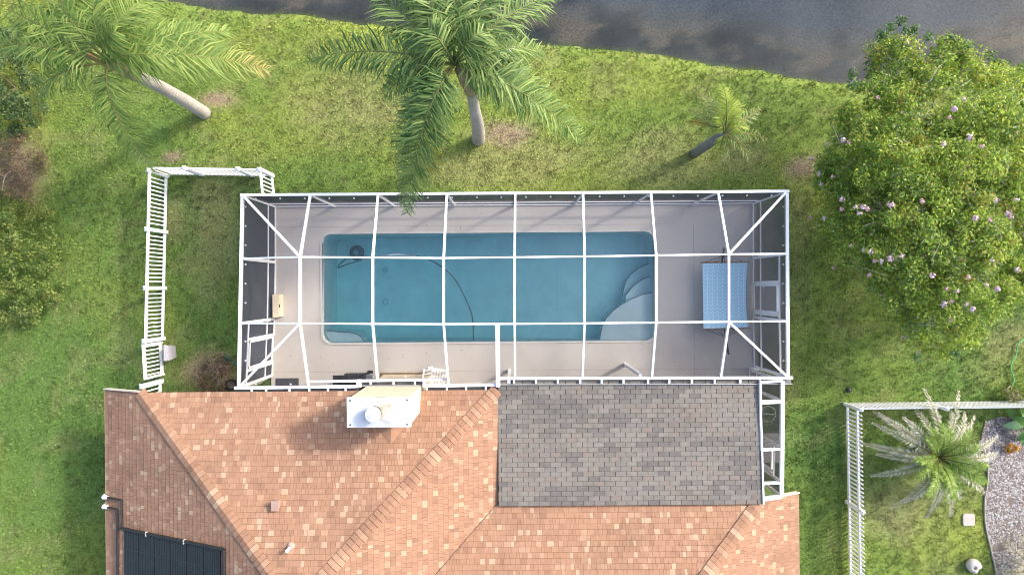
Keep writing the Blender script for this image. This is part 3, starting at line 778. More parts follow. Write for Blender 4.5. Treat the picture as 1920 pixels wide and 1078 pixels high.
gutter_ticks([472,499,543,580,615,648], 728); gutter_ticks([695,738,778], 715); gutter_ticks([800,838,874,911], 725)
gutter_ticks([964,1005,1046,1088,1128,1169,1215,1255,1297,1340,1388], 712)
# wall posts, rails
def gnd(p): return Vector((p.x, p.y, DZ))
posts = [cNW, cNE, cSE, cSW, W1, W2, E1, E2] + NE_
for p in posts: beam('post', gnd(p), p-Vector((0,0,.06)), .055, .09, (0,1,0))
for x, y in ((1172,683),(955,694)):
    p = P(x, y, DZ); beam('post', p, Vector((p.x,p.y,ZE-.05)), .09, .09)
def wall_rail(a_, b_, z, w=.05, h=.05, nm='chair_rail'): beam(nm, Vector((a_.x,a_.y,z)), Vector((b_.x,b_.y,z)), w, h)
CRZ = .72
nw = [cNW] + NE_ + [cNE]
ww = [cNW, W1, W2]; ew = [cNE, E1]
for seq in (nw, ww, ew):
    for a_, b_ in zip(seq[:-1], seq[1:]): wall_rail(a_, b_, CRZ); wall_rail(a_, b_, DZ+.03, .05, .06, 'base_rail')
# screen panels
def pane(pts, mt, nm='screen_panel', par=None): 
    return part(nm, MB().add(pts, [tuple(range(len(pts)))]), mt, par or cage)
for i in range(6):
    pane([NE_[i],NE_[i+1],TA[i+1],TA[i]][::-1], M_screenroof); pane([TA[i],TA[i+1],TB[i+1],TB[i]][::-1], M_screenroof)
    pane([TB[i],TB[i+1],SE_[i+1],SE_[i]][::-1], M_screenroof)
pane([cNW,NE_[0],TA[0]], M_screenroof); pane([cNW,TA[0],W1], M_screenroof); pane([W1,TA[0],TB[0],W2], M_screenroof)
pane([W2,TB[0],cSW], M_screenroof); pane([cSW,TB[0],SE_[0]], M_screenroof)
pane([cNE,TA[6],NE_[6]], M_screenroof); pane([cNE,E1,TA[6]], M_screenroof); pane([E1,E2,TB[6],TA[6]], M_screenroof)
pane([E2,cSE,TB[6]], M_screenroof); pane([cSE,SE_[6],TB[6]], M_screenroof)
def wall_panes(a_, b_, mt, zs_):
    for z0_, z1_ in zip(zs_[:-1], zs_[1:]):
        pane([Vector((a_.x,a_.y,z0_)),Vector((b_.x,b_.y,z0_)),Vector((b_.x,b_.y,z1_)),Vector((a_.x,a_.y,z1_))], mt)
for a_, b_ in zip(nw[:-1], nw[1:]): wall_panes(a_, b_, M_screenN, [DZ, CRZ, ZE])
for a_, b_ in zip(ww[:-1], ww[1:]): wall_panes(a_, b_, M_screenW, [DZ, CRZ, ZE])
wall_panes(cNE, E1, M_screenE, [DZ, CRZ, ZE])
# walls with a door: west (south bay) and east (middle bay)
def door_wall(a_, b_, yj0, yj1, mt, zh, handle_end, label):
    xat = lambda y: a_.x + (b_.x-a_.x)*(y-a_.y)/(b_.y-a_.y)
    pt = lambda y, z: Vector((xat(y), y, z))
    j0, j1 = pt(yj0, 0), pt(yj1, 0)
    wall_rail(a_, b_, zh, .05, .06, 'header_rail'); wall_panes(a_, b_, mt, [zh, ZE])
    for p, q_ in ((a_, j0), (j1, b_)):
        if abs(p.y-q_.y) > .12:
            wall_rail(p, q_, CRZ); wall_rail(p, q_, DZ+.03, .05, .06, 'base_rail'); wall_panes(p, q_, mt, [DZ, CRZ, zh])
    for y in (yj0, yj1): beam('door_jamb', pt(y, DZ), pt(y, zh-.03), .055, .07, (0,1,0))
    s = 1 if yj1 > yj0 else -1
    d0, d1 = yj0+s*.05, yj1-s*.05; zt_ = zh-.16
    dr = part('door', MB().bar(pt(d0,zt_), pt(d1,zt_), .045, .09).bar(pt(d0,DZ+.10), pt(d1,DZ+.10), .045, .12).bar(pt(d0,CRZ), pt(d1,CRZ), .043, .06)
              .bar(pt(d0+s*.03,DZ+.03), pt(d0+s*.03,zt_+.045), .041, .075, (0,1,0)).bar(pt(d1-s*.03,DZ+.03), pt(d1-s*.03,zt_+.045), .041, .075, (0,1,0)), M_white, cage, label)
    for z0_, z1_ in ((DZ+.1,CRZ),(CRZ,zt_)): pane([pt(d0,z0_),pt(d1,z0_),pt(d1,z1_),pt(d0,z1_)], mt, 'door_screen', dr)
    yh = d1-s*.09 if handle_end else d0+s*.09
    part('door_handle', MB().bar(pt(yh,.95)+Vector((.05,0,0)), pt(yh,1.12)+Vector((.05,0,0)), .03, .03).bar(pt(yh,1.03)+Vector((-.05,0,0)), pt(yh,1.03)+Vector((.06,0,0)), .03, .03), M_white, dr)
door_wall(W2, cSW, -1.44, -2.36, M_screenW, 2.22, True, 'white framed screen door at the west wall')
door_wall(E1, E2, .10, -.88, M_screenE, 2.22, False, 'white framed screen door at the east wall')
wall_panes(E2, cSE, M_screenE, [DZ, CRZ, 2.22, ZE])
for z_, nm in ((2.22,'header_rail'),(CRZ,'chair_rail'),(DZ+.03,'base_rail')): wall_rail(E2, cSE, z_, .05, .06, nm)
# screw caps along the eave rails
cap_me = MB().lathe((0,0,0), [(.028,0),(.028,.02),(.015,.032)], 8).mesh('screw_cap', M_white)
for x in list(range(480, 1460, 46)):
    p = P(x, ney(x)+7.5, ZE-.16); inst('screw_cap', cap_me, cage, Matrix.Translation(Vector((p.x, p.y, ZE-.14))))
for y in range(388, 712, 36):
    for xx in (460.5, 1468.5): p = P(xx, y, ZE-.16); inst('screw_cap', cap_me, cage, Matrix.Translation(p))
for x in (480,545,612,700,760): p = P(x, 720 if x < 670 else 706, ZE-.10); inst('screw_cap', cap_me, cage, Matrix.Translation(p))

# narrow screened bay beside the lanai roof
LB = [P(1424,716,ZE),P(1424,754,ZE),P(1424,843,ZE),P(1425,906,ZE),P(1425,936,ZE)]; RB = [P(1467,714,ZE),P(1467,752,ZE),P(1467,841,ZE),P(1466,904,ZE),P(1465,930,ZE)]
for i in range(5):
    beam('roof_beam', LB[i]+Vector((0,0,-.004)), RB[i]+Vector((0,0,-.004)), .11 if i in (1,4) else .07, .10)
    beam('post', gnd(RB[i]), RB[i]-Vector((0,0,.05)), .055, .09, (0,1,0))
for i in range(4):
    pane([LB[i],LB[i+1],RB[i+1],RB[i]], M_screenroof)
    if i != 2: wall_panes(RB[i], RB[i+1], M_screenE, [DZ, CRZ, ZE]); wall_rail(RB[i], RB[i+1], CRZ)
    wall_rail(RB[i], RB[i+1], DZ+.03, .05, .06, 'base_rail')
beam('eave_beam', LB[0]+Vector((.02,0,0)), LB[4]+Vector((.02,0,0)), .06, .10); beam('eave_beam', RB[0], RB[4], .10, .12)
door_wall(RB[2], RB[3], RB[2].y-.06, RB[3].y+.06, M_screenE, 2.12, True, 'white framed screen door beside the lanai roof')

# ------------------------------------------------------------------ things on the deck
M_fab, t, out = nt('hammock_fabric'); L = t.links.new
bs = N(t,'ShaderNodeBsdfPrincipled',Roughness=.8); tc = N(t,'ShaderNodeTexCoord')
sx = N(t,'ShaderNodeSeparateXYZ'); L(tc.outputs['Object'], sx.inputs[0])
def MN(op, a, b=None, c=None):
    n = N(t,'ShaderNodeMath',operation=op)
    for i, q in enumerate((a,b,c)):
        if q is None: continue
        if hasattr(q,'links') or hasattr(q,'is_linked'): L(q, n.inputs[i])
        else: n.inputs[i].default_value = q
    return n.outputs[0]
zig = MN('ABSOLUTE', MN('SUBTRACT', MN('FRACT', MN('MULTIPLY', sx.outputs['X'], 6.2)), .5))
st = MN('FRACT', MN('ADD', MN('MULTIPLY', sx.outputs['Y'], 8.6), MN('MULTIPLY', zig, 1.7)))
ln_ = MN('LESS_THAN', st, .34)
vert = MN('LESS_THAN', zig, .07)
msk = MN('MAXIMUM', ln_, vert)
mx = N(t,'ShaderNodeMix',data_type='RGBA'); L(msk, mx.inputs[0]); mx.inputs[6].default_value=(.36,.66,.84,1); mx.inputs[7].default_value=(.60,.80,.90,1)
L(mx.outputs[2], bs.inputs['Base Color']); L(bs.outputs[0], out.inputs[0])
HZ = .62
h00, h10, h11, h01 = P(1317,494,HZ), P(1401,493,HZ), P(1402,613,HZ), P(1319,616,HZ)
ham = thing('hammock', P(1360,555,0)+Vector((0,0,DZ)), 'blue patterned quilted hammock on a black stand at the right of the deck', 'hammock')
m = MB(); nu, nv = 12, 16; V = []
for i in range(nu+1):
    for j in range(nv+1):
        u, v = i/nu, j/nv
        p = (h00*(1-u)+h10*u)*(1-v) + (h01*(1-u)+h11*u)*v
        sag = .16*(4*v*(1-v))*(.6+.4*math.sin(math.pi*u)); p = p - Vector((0,0,sag)) + Vector(((.5-u)*.05*math.sin(math.pi*v),0,0)); V.append(p)
m.add([p+Vector((0,0,.02)) for p in V] + V, [(i*(nv+1)+j, i*(nv+1)+j+1, (i+1)*(nv+1)+j+1, (i+1)*(nv+1)+j) for i in range(nu) for j in range(nv)] +
      [((nu+1)*(nv+1)+i*(nv+1)+j, (nu+1)*(nv+1)+(i+1)*(nv+1)+j, (nu+1)*(nv+1)+(i+1)*(nv+1)+j+1, (nu+1)*(nv+1)+i*(nv+1)+j+1) for i in range(nu) for j in range(nv)])
part('fabric', m, M_fab, ham, smooth=True)
M_wood = mat('brown_spreader', (.20,.14,.09), .6, .2, 10)
part('spreader_bar', MB().tube([h00+Vector((-.06,.03,.01)), h10+Vector((.06,.03,.01))], .022, 8), M_wood, ham)
part('spreader_bar', MB().tube([h01+Vector((-.06,-.03,.01)), h11+Vector((.06,-.03,.01))], .022, 8), M_wood, ham)
ringN, ringS = P(1358,470,1.05), P(1362,652,1.0)
for k in range(5):
    u = k/4
    part('rope', MB().tube([h00*(1-u)+h10*u, P(1358,478,.85)], .008, 5), M_dark, ham); part('rope', MB().tube([h01*(1-u)+h11*u, P(1360,632,.85)], .008, 5), M_dark, ham)
part('stand_bar', MB().tube(smooth_curve([P(1357,466,1.10), P(1356,478,.8), P(1354,492,.35), P(1356,520,DZ+.05), P(1358,590,DZ+.05), P(1360,622,.35), P(1363,645,.8), P(1366,664,1.10)]), .03, 8), M_black, ham)
part('stand_foot', MB().tube([P(1318,508,DZ+.03), P(1396,508,DZ+.03)], .03, 8), M_black, ham); part('stand_foot', MB().tube([P(1318,600,DZ+.03), P(1396,600,DZ+.03)], .03, 8), M_black, ham)

# grill
gz = .95; gx0, gx1 = P(622,705,gz).x, P(698,705,gz).x; gy1, gy0 = P(650,703,gz).y, P(650,703,gz).y-.5
gr = thing('gas_grill', ((gx0+gx1)/2, (gy0+gy1)/2, DZ), 'black gas grill half hidden under the roof edge left of the chimney', 'grill')
part('cabinet', MB().box((gx0+.30,gy0+.02,DZ+.06),(gx1-.25,gy1-.04,.80)), M_dark, gr)
part('hood', MB().tube([Vector((gx0+.30,(gy0+gy1)/2,.86)), Vector((gx1-.25,(gy0+gy1)/2,.86))], .24, 14), M_black, gr)
part('side_shelf', MB().box((gx0,gy0+.04,.80),(gx0+.28,gy1-.02,.83)), M_dark, gr); part('side_shelf', MB().box((gx1-.23,gy0+.04,.80),(gx1,gy1-.02,.83)), mat('grey_shelf',(.16,.16,.18),.4,.1,5), gr)
part('hood_handle', MB().tube([Vector((gx0+.38,gy1+.02,.93)), Vector((gx1-.33,gy1+.02,.93))], .018, 8), M_dark, gr)
for (sx_, sy_) in ((gx0+.33,gy0+.06),(gx1-.28,gy0+.06),(gx0+.33,gy1-.08),(gx1-.28,gy1-.08)): part('leg', MB().tube([(sx_,sy_,DZ),(sx_,sy_,.15)], .03, 8), M_black, gr)
for k in range(7):
    xx = gx0+.42+k*.10; part('knob', MB().tube([(xx,gy1-.05,.74),(xx,gy1+.035,.74)], .028, 8), M_black, gr)
tg = P(688,700,1.0)
tl = solo('grill_brush', MB().tube(smooth_curve([tg+Vector((-.30,-.12,.10)), tg+Vector((-.1,-.02,.10)), tg+Vector((.10,.06,.10))]), [.02]*13, 6).box(tuple(tg+Vector((.04,.01,.06))), tuple(tg+Vector((.20,.10,.12)))), M_black, 'black grill tool lying across the gas grill', 'grill tool')
# mats
M_mat1 = mat('dark_rubber_mat', (.05,.05,.062), .9, .2, 8, bump=.3)
M_mat2 = mat('brown_mat', (.19,.135,.06), .95, .25, 5, bump=.3, bscale=40, stain=(.25,.18,.09), sscale=2)
a_ = P(517,709,DZ); b_ = P(560,709,DZ)
solo('doormat', MB().box((a_.x,a_.y-.42,DZ+.002),(b_.x,a_.y,DZ+.016)), M_mat1, 'dark rubber doormat at the southwest corner of the deck', 'mat')
a_ = P(713,699,DZ); b_ = P(800,699,DZ)
solo('runner_mat', MB().box((a_.x,a_.y-.62,DZ+.002),(b_.x,a_.y,DZ+.016)), M_mat2, 'long brown runner mat on the deck above the chimney', 'mat')
# white patio chair
cz = .42; c0 = P(822,709,cz)
chr_ = thing('patio_chair', (c0.x, c0.y, DZ), 'white slatted patio chair at the house side of the deck', 'chair')
ang = math.radians(-10); ca, sa = math.cos(ang), math.sin(ang)
def cp(x, y, z): return Vector((c0.x + x*ca - y*sa, c0.y + x*sa + y*ca, z))
for k in range(6): part('seat_slat', MB().bar(cp(-.22+k*.085,-.26,cz), cp(-.22+k*.085,.26,cz), .065, .02), M_vinyl, chr_)
for k in range(5): part('back_slat', MB().bar(cp(-.27,-.24+k*.12,cz+.02), cp(-.42,-.24+k*.12,cz+.52), .08, .02, (0,1,0)), M_vinyl, chr_)
part('back_rail', MB().bar(cp(-.43,-.30,cz+.53), cp(-.43,.30,cz+.53), .05, .07), M_vinyl, chr_)
for sgn in (-1,1):
    part('armrest', MB().bar(cp(-.36,.30*sgn,cz+.22), cp(.30,.30*sgn,cz+.22), .07, .03), M_vinyl, chr_)
    for xx in (-.30,.24): part('leg', MB().bar(cp(xx,.28*sgn,DZ), cp(xx,.28*sgn,cz+.2), .045, .045), M_vinyl, chr_)
# cream box by the west wall
p0 = P(501,553,.45); p1 = P(515,594,.45)
ub = thing('utility_box', (( -7.52), (p0.y+p1.y)/2, DZ), 'cream utility box standing against the west screen wall', 'box')
M_cream = mat('cream_box', (.74,.64,.47), .6, .06, 5)
bx0_ = cNW.x+.06; part('body', MB().box((bx0_,p1.y,DZ),(bx0_+.17,p0.y,.50)), M_cream, ub)
part('lid', MB().box((bx0_-.005,p1.y-.015,.503),(bx0_+.19,p0.y+.015,.545)), M_cream, ub); part('latch', MB().box((bx0_+.192,(p0.y+p1.y)/2-.05,.46),(bx0_+.205,(p0.y+p1.y)/2+.05,.535)), M_dark, ub)
# slabs outside the doors
M_pad = mat('door_slab', (.46,.44,.42), .9, .12, 3, bump=.2)
solo('door_slab', MB().box((-8.72,-2.42,-.06),(DECK[0]-.012,-1.42,.035)), M_pad, kind='structure')
solo('door_slab', MB().box((DECK[1]+.012,-.87,-.06),(8.72,.12,.035)), M_pad, kind='structure')
a_ = P(1424,812,0); b_ = P(1464,866,0)
solo('door_slab', MB().box((DECK[1]+.012,b_.y,-.06),(b_.x,a_.y,.035)), M_pad, kind='structure')
p0 = P(464,722,0.1); p1 = P(505,705,.1); 
solo('downspout_pipe', MB().tube([p0, P(485,716,.12), P(500,707,.12), P(502,702,.12), P(482,700,.12)], .075, 10), mat('beige_pipe',(.55,.52,.46),.6,.1,5), 'pale pipe lying outside the southwest corner of the screen enclosure', 'pipe')

# ------------------------------------------------------------------ fences
def picket_me(w, th, h, tip, mt):
    return MB().add([(-w/2,-th/2,0),(w/2,-th/2,0),(w/2,th/2,0),(-w/2,th/2,0),(-w/2,-th/2,h-tip),(w/2,-th/2,h-tip),(w/2,th/2,h-tip),(-w/2,th/2,h-tip),(0,-th/2,h),(0,th/2,h)],
        [(0,1,5,4),(1,2,6,5),(2,3,7,6),(3,0,4,7),(4,5,8),(6,7,9),(5,6,9,8),(7,4,8,9)]).mesh('picket', mt)
def slat_me(w, th, h, mt): return MB().box((-w/2,-th/2,0),(w/2,th/2,h)).mesh('picket', mt)
def fence(name, label, cat, a_, b_, posts_at, pitch, me, z0, rails, post_w, post_h, cap=True, rail_wh=(.05,.09), parent_label=None, side=0):
    a_ = Vector(a_); b_ = Vector(b_); t_ = (b_-a_).normalized(); L_ = (b_-a_).length; ang = math.atan2(t_.y, t_.x)
    o = thing(name, (a_.x, a_.y, 0), label, cat, 'white yard fences')
    for z_ in rails: part('rail', MB().bar(a_+Vector((0,0,z_)), b_+Vector((0,0,z_)), rail_wh[0], rail_wh[1]), M_vinyl, o)
    ps = [f*L_ for f in posts_at]
    for d in ps:
        p = a_ + t_*d; pm = MB(); c_, s_ = math.cos(ang)*post_w/2, math.sin(ang)*post_w/2
        quad = lambda k, z_: [(p.x+(i*c_-j*s_)*k, p.y+(i*s_+j*c_)*k, z_) for i, j in ((-1,-1),(1,-1),(1,1),(-1,1))]
        po = part('post', MB().add(quad(1,0)+quad(1,post_h), [(0,1,5,4),(1,2,6,5),(2,3,7,6),(3,0,4,7),(4,5,6,7)]), M_vinyl, o)
        if cap: part('post_cap', MB().add(quad(1.2,post_h+.002)+quad(1.2,post_h+.03)+[(p.x,p.y,post_h+.09)], [(0,1,5,4),(1,2,6,5),(2,3,7,6),(3,0,4,7),(4,5,8),(5,6,8),(6,7,8),(7,4,8),(3,2,1,0)]), M_vinyl, po)
    nrm = Vector((-t_.y, t_.x, 0))
    d = pitch*.5
    while d < L_:
        if all(abs(d-q_) > post_w*.5+.02 for q_ in ps):
            inst('picket', me, o, Matrix.Translation(a_ + t_*d + nrm*side + Vector((0,0,z0))) @ Matrix.Rotation(ang, 4, 'Z'))
        d += pitch
    return o
# left yard: rail fence with slim balusters
bal = slat_me(.042, .028, 1.08, M_vinyl)
fl0 = P(315,331,0); fl1 = P(308,634,0); fl2 = P(304,714,0); fl3 = P(303,745,0)
fl1b = Vector((fl1.x, fl1.y-.10, 0))
fence('yard_fence', 'white baluster fence running down the left lawn to the house', 'fence', fl0, fl1, [0,.345,.69,1], .128, bal, .07, (.12,1.12), .11, 1.2, rail_wh=(.062,.07))
fence('yard_gate', 'white baluster gate in the left fence near the house', 'gate', P(307,640,0)+Vector((-.05,-.02,0)), P(306,702,0)+Vector((.03,.02,0)), [0,1], .125, bal, .07, (.12,1.12), .07, 1.16, cap=False, rail_wh=(.07,.085))
fence('yard_fence', 'short white fence piece between the gate and the house wall', 'fence', fl2, P(303,790,0), [0], .128, bal, .07, (.12,1.12), .13, 1.2, rail_wh=(.062,.07))
ft0 = P(316,327,0); ft1 = P(512,330,0); ft2 = P(516,371,0)
fence('yard_fence', 'white baluster fence below the left palm, running across to the enclosure', 'fence', ft0+Vector((.1,0,0)), ft1, [.30,.80], .128, bal, .07, (.12,1.12), .11, 1.2, rail_wh=(.062,.07))
fence('yard_fence', 'short white fence return meeting the enclosure corner', 'fence', ft1, ft2, [0], .128, bal, .07, (.12,1.12), .11, 1.2, rail_wh=(.062,.07))
# right yard: picket fence
pick = picket_me(.052, .022, 1.00, .05, M_vinyl)
fr0 = P(1583,757,0); fr1 = P(1592,1230,0)
fence('picket_fence', 'white picket fence running down beside the house on the right', 'fence', fr0, fr1, [0,.385,.70], .132, pick, .04, (.20,.82), .10, 1.05, rail_wh=(.05,.085), side=.04)
fr2 = P(2080,752,0)
fence('picket_fence', 'white picket fence running across below the flowering tree', 'fence', fr0+Vector((.1,0,0)), fr2, [.3,.62], .132, pick, .04, (.20,.82), .10, 1.05, rail_wh=(.05,.085), side=.04)

# ------------------------------------------------------------------ foliage
M_leaf = leaf_mat('tree_leaf', 0.42, 0.5, 0.3); M_frond = leaf_mat('palm_leaflet', 0.32, 0.55, 0.25)
M_bark = mat('grey_bark', (.30,.25,.19), .9, .25, 8, bump=.5, bscale=30)
def bark_palm():
    m, t, out = nt('palm_trunk'); L = t.links.new
    tc = N(t,'ShaderNodeTexCoord'); sx = N(t,'ShaderNodeSeparateXYZ'); L(tc.outputs['Object'], sx.inputs[0])
    w = N(t,'ShaderNodeTexNoise',Scale=6.0,Detail=5.0); L(tc.outputs['Object'], w.inputs['Vector'])
    a = N(t,'ShaderNodeMath',operation='MULTIPLY_ADD'); L(sx.outputs['Z'], a.inputs[0]); a.inputs[1].default_value = 7.0; L(w.outputs['Fac'], a.inputs[2])
    f = N(t,'ShaderNodeMath',operation='FRACT'); L(a.outputs[0], f.inputs[0])
    cr = N(t,'ShaderNodeValToRGB'); L(f.outputs[0], cr.inputs[0])
    e = cr.color_ramp.elements; e[0].position=0; e[0].color=(.36,.33,.30,1); e[1].position=.25; e[1].color=(.54,.50,.46,1)
    n2 = N(t,'ShaderNodeTexNoise',Scale=2.5,Detail=6.0); L(tc.outputs['Object'], n2.inputs['Vector'])
    mx = N(t,'ShaderNodeMix',data_type='RGBA',blend_type='MULTIPLY'); mx.inputs[0].default_value=.6; L(cr.outputs[0], mx.inputs[6]); L(n2.outputs['Fac'], mx.inputs[7])
    b = N(t,'ShaderNodeBsdfPrincipled',Roughness=.9); L(mx.outputs[2], b.inputs['Base Color'])
    bp = N(t,'ShaderNodeBump',Strength=.5,Distance=.03); L(f.outputs[0], bp.inputs['Height']); L(bp.outputs[0], b.inputs['Normal'])
    L(b.outputs[0], out.inputs[0]); return m
M_ptrunk = bark_palm()
M_shaft = mat('palm_boot', (.34,.25,.15), .9, .35, 9, bump=.6, bscale=30)

def frond(parent, heart, tip, arch, n=58, leaflet=.62, cA=(.06,.13,.03), cB=(.13,.22,.05), cTip=None, w=.019, droop=.5, rz=None, seed=0, start=.13, name='frond', fold=.35, label=None, jit=.05):
    rng = np.random.default_rng(seed)
    p0 = np.array(heart); p2 = np.array(tip); p1 = p0*.55 + p2*.45 + np.array((0,0,arch))
    bz = lambda t: (1-t)**2*p0 + 2*t*(1-t)*p1 + t*t*p2
    tg = lambda t: 2*(1-t)*(p1-p0) + 2*t*(p2-p1)
    V, F, C = [], [], []
    upv = np.array((0,0,1.0))
    for t in np.linspace(start, 1, n):
        T = tg(t); T = T/np.linalg.norm(T); S = np.cross(T, upv); S = S/max(np.linalg.norm(S),1e-6); U = np.cross(S, T)
        c0_ = bz(t)
        prof = (.55+.45*math.sin(math.pi*min(1,.15+t*.85)))*(1-.40*max(0,t-.80)/.20)
        for sgn in (-1,1):
            Ln = leaflet*prof*rng.uniform(.75,1.15)
            fw = .35+.65*t+rng.uniform(-.12,.12); lift = rng.uniform(-fold,fold)
            D = S*sgn + T*fw + U*lift + rng.normal(0,jit,3); D /= np.linalg.norm(D)
            D2 = D*.75 + np.array((0,0,-droop*rng.uniform(.6,1.3))) + rng.normal(0,.05+jit*.8,3); D2 /= np.linalg.norm(D2)
            W = np.cross(D, U); W = W/max(np.linalg.norm(W),1e-6)*w*rng.uniform(.8,1.2)
            a = c0_; m_ = a + D*Ln*.5; e = m_ + D2*Ln*.5; b = len(V)
            V += [a-W*.5, a+W*.5, m_+W, m_-W, e]
            F += [(b,b+1,b+2),(b,b+2,b+3),(b+3,b+2,b+4)]
            k = rng.random(); col = np.array(cA)*(1-k)+np.array(cB)*k
            if cTip is not None: f_ = np.clip((t-.74)/.26+rng.uniform(-.35,.25),0,.9); col = col*(1-f_)+np.array(cTip)*f_*rng.uniform(.7,1.15)
            C += [col]*5
    # rachis
    ts = np.linspace(0,1,14); pts = [Vector(bz(t)) for t in ts]
    mb = MB().tube(pts, [max(.007,.034*(1-t)) for t in ts], 4)
    b = len(V); V += [np.array(v) for v in mb.v]
    for f in mb.f: F += [(b+f[0],b+f[1],b+f[2])] + ([(b+f[0],b+f[2],b+f[3])] if len(f) == 4 else [])
    C += [np.array((.20,.22,.07)) if cTip is None else np.array((.26,.24,.08))]*len(mb.v)
    o = np_object(name, np.array(V), np.array(F), np.array(C), M_frond, parent)
    if label: o['label'] = label
    return o

def palm_trunk(parent, pts, radii, shaft_pts, shaft_r):
    part('trunk', MB().tube(smooth_curve(pts, 5), np.interp(np.linspace(0,1,(len(pts)-1)*5+1), np.linspace(0,1,len(radii)), radii).tolist(), 14), M_ptrunk, parent, smooth=True)
    part('crown_boot', MB().tube(smooth_curve(shaft_pts, 4), np.interp(np.linspace(0,1,(len(shaft_pts)-1)*4+1), np.linspace(0,1,len(shaft_r)), shaft_r).tolist(), 10), M_shaft, parent, smooth=True)

# centre palm
base = P(897,262,0)
pc_ = thing('queen_palm', base, 'tall palm with dark green fronds arching over the top of the enclosure', 'palm tree')
hr = P(852,122,6.5)
palm_trunk(pc_, [base-Vector((0,0,.05)), P(896,238,1.4), P(890,205,3.4), P(884,172,5.3)], [.23,.19,.15,.13], [P(884,172,5.3), P(876,150,5.9), P(860,130,6.4)], [.16,.19,.10])
gA, gB = (.052,.125,.030), (.300,.400,.130)
tips = [ # px, py, z, arch, leaflet
 (580,112,4.9,1.5,.80),(700,-5,6.0,1.3,.75),(770,-75,6.4,1.4,.8),(865,-95,6.2,1.5,.8),(960,-70,6.2,1.4,.75),(1040,-10,5.6,1.3,.75),
 (1015,95,5.6,1.2,.65),(1092,262,4.3,1.9,.72),(1030,190,4.8,1.7,.72),(764,400,3.9,2.2,.70),(758,388,4.0,2.3,.66),(745,300,4.3,1.9,.62),(720,180,5.0,1.3,.62),(800,50,7.3,.8,.6),(905,60,7.2,.7,.6)]
for i, (a_, b_, z_, ar, lf) in enumerate(tips):
    frond(pc_, hr, P(a_, b_, z_), ar, n=112 if i < 13 else 70, leaflet=lf*1.25, cA=gA, cB=gB, seed=100+i, w=.0175, droop=1.0, fold=.65, jit=.17)
frond(pc_, P(800,275,4.6), P(818,325,3.6), .1, n=14, leaflet=.5, cA=(.22,.22,.03), cB=(.34,.30,.04), seed=140, start=0, label='yellowing frond tip')

# left palm, leaning out
base = P(384,213,0)
pl_ = thing('queen_palm', base, 'palm on the left with a pale bare trunk and yellow tipped fronds', 'palm tree')
hr = P(205,118,5.1)
palm_trunk(pl_, [base-Vector((0,0,.05)), P(352,192,1.2), P(300,163,2.8), P(255,142,4.0)], [.21,.19,.17,.15], [P(255,142,4.0), P(230,130,4.6), P(205,118,5.1)], [.17,.15,.07])
gA2, gB2 = (.075,.160,.030), (.30,.39,.105)
ltips = [(500,130,3.7,1.9,.80,(.44,.35,.13)),(430,60,4.4,1.3,.6,None),(300,-10,5.0,1.2,.7,None),(200,-40,5.0,1.2,.7,None),(110,-20,5.0,1.3,.75,None),(20,20,4.6,1.4,.75,None),(60,195,3.6,1.2,.6,(.48,.36,.05)),
         (288,322,3.1,1.6,.58,(.40,.47,.22)),(215,60,6.2,.6,.6,None),(330,110,5.3,.9,.55,None),(-10,90,4.6,1.3,.6,None)]
for i, (a_, b_, z_, ar, lf, tp_) in enumerate(ltips):
    frond(pl_, hr, P(a_, b_, z_), ar, n=88, leaflet=lf*1.35, cA=gA2, cB=gB2, cTip=tp_, seed=200+i, w=.0165, droop=.85, fold=.65, jit=.17)
frond(pl_, P(215,130,4.7), P(170,170,3.2), .3, n=30, leaflet=.45, cA=(.40,.33,.16), cB=(.52,.44,.22), seed=230, start=.2, label='dead straw coloured frond')
part('dead_spathe', MB().tube([P(210,125,4.7), P(165,105,4.3), P(122,92,3.9)], [.09,.07,.02], 8), mat('orange_spathe',(.46,.25,.10),.8,.3,6), pl_)

# small palm on the right lawn
base = P(1300,289,0)
ps_ = thing('small_palm', base, 'small young palm with a dark trunk and bright yellow green fronds', 'palm tree')
hr = P(1358,250,2.5)
M_dtrunk = mat('dark_palm_trunk', (.20,.205,.19), .9, .3, 10, bump=.6, bscale=25)
part('trunk', MB().tube([base-Vector((0,0,.05)), P(1318,277,.8), P(1342,261,1.8), hr], [.15,.15,.13,.07], 12), M_dtrunk, ps_, smooth=True)
for i, (a_, b_, z_, ar, cc_) in enumerate([(1354,160,3.2,.7,0),(1360,172,2.9,.6,0),(1385,190,2.6,.7,0),(1425,205,2.0,.6,1),(1438,262,1.4,.6,1),(1412,308,1.1,.6,1),(1370,322,1.1,.5,1),(1338,304,1.5,.4,0),(1290,205,1.7,.6,1),(1318,180,2.2,.6,1),(1400,232,2.4,.4,0),(1345,215,3.0,.3,0)]):
    frond(ps_, hr, P(a_, b_, z_), ar, n=30, leaflet=.40 if i < 2 else .34, cA=((.22,.31,.03),(.13,.20,.05))[cc_], cB=((.38,.46,.10),(.30,.35,.15))[cc_], seed=300+i, w=.012, droop=.3, fold=.6, cTip=(.38,.34,.16) if cc_ else None)
frond(ps_, hr, P(1286,228,1.6), .7, n=30, leaflet=.2, cA=(.34,.25,.04), cB=(.42,.33,.07), seed=320, start=.5, w=.014, label='browned frond')

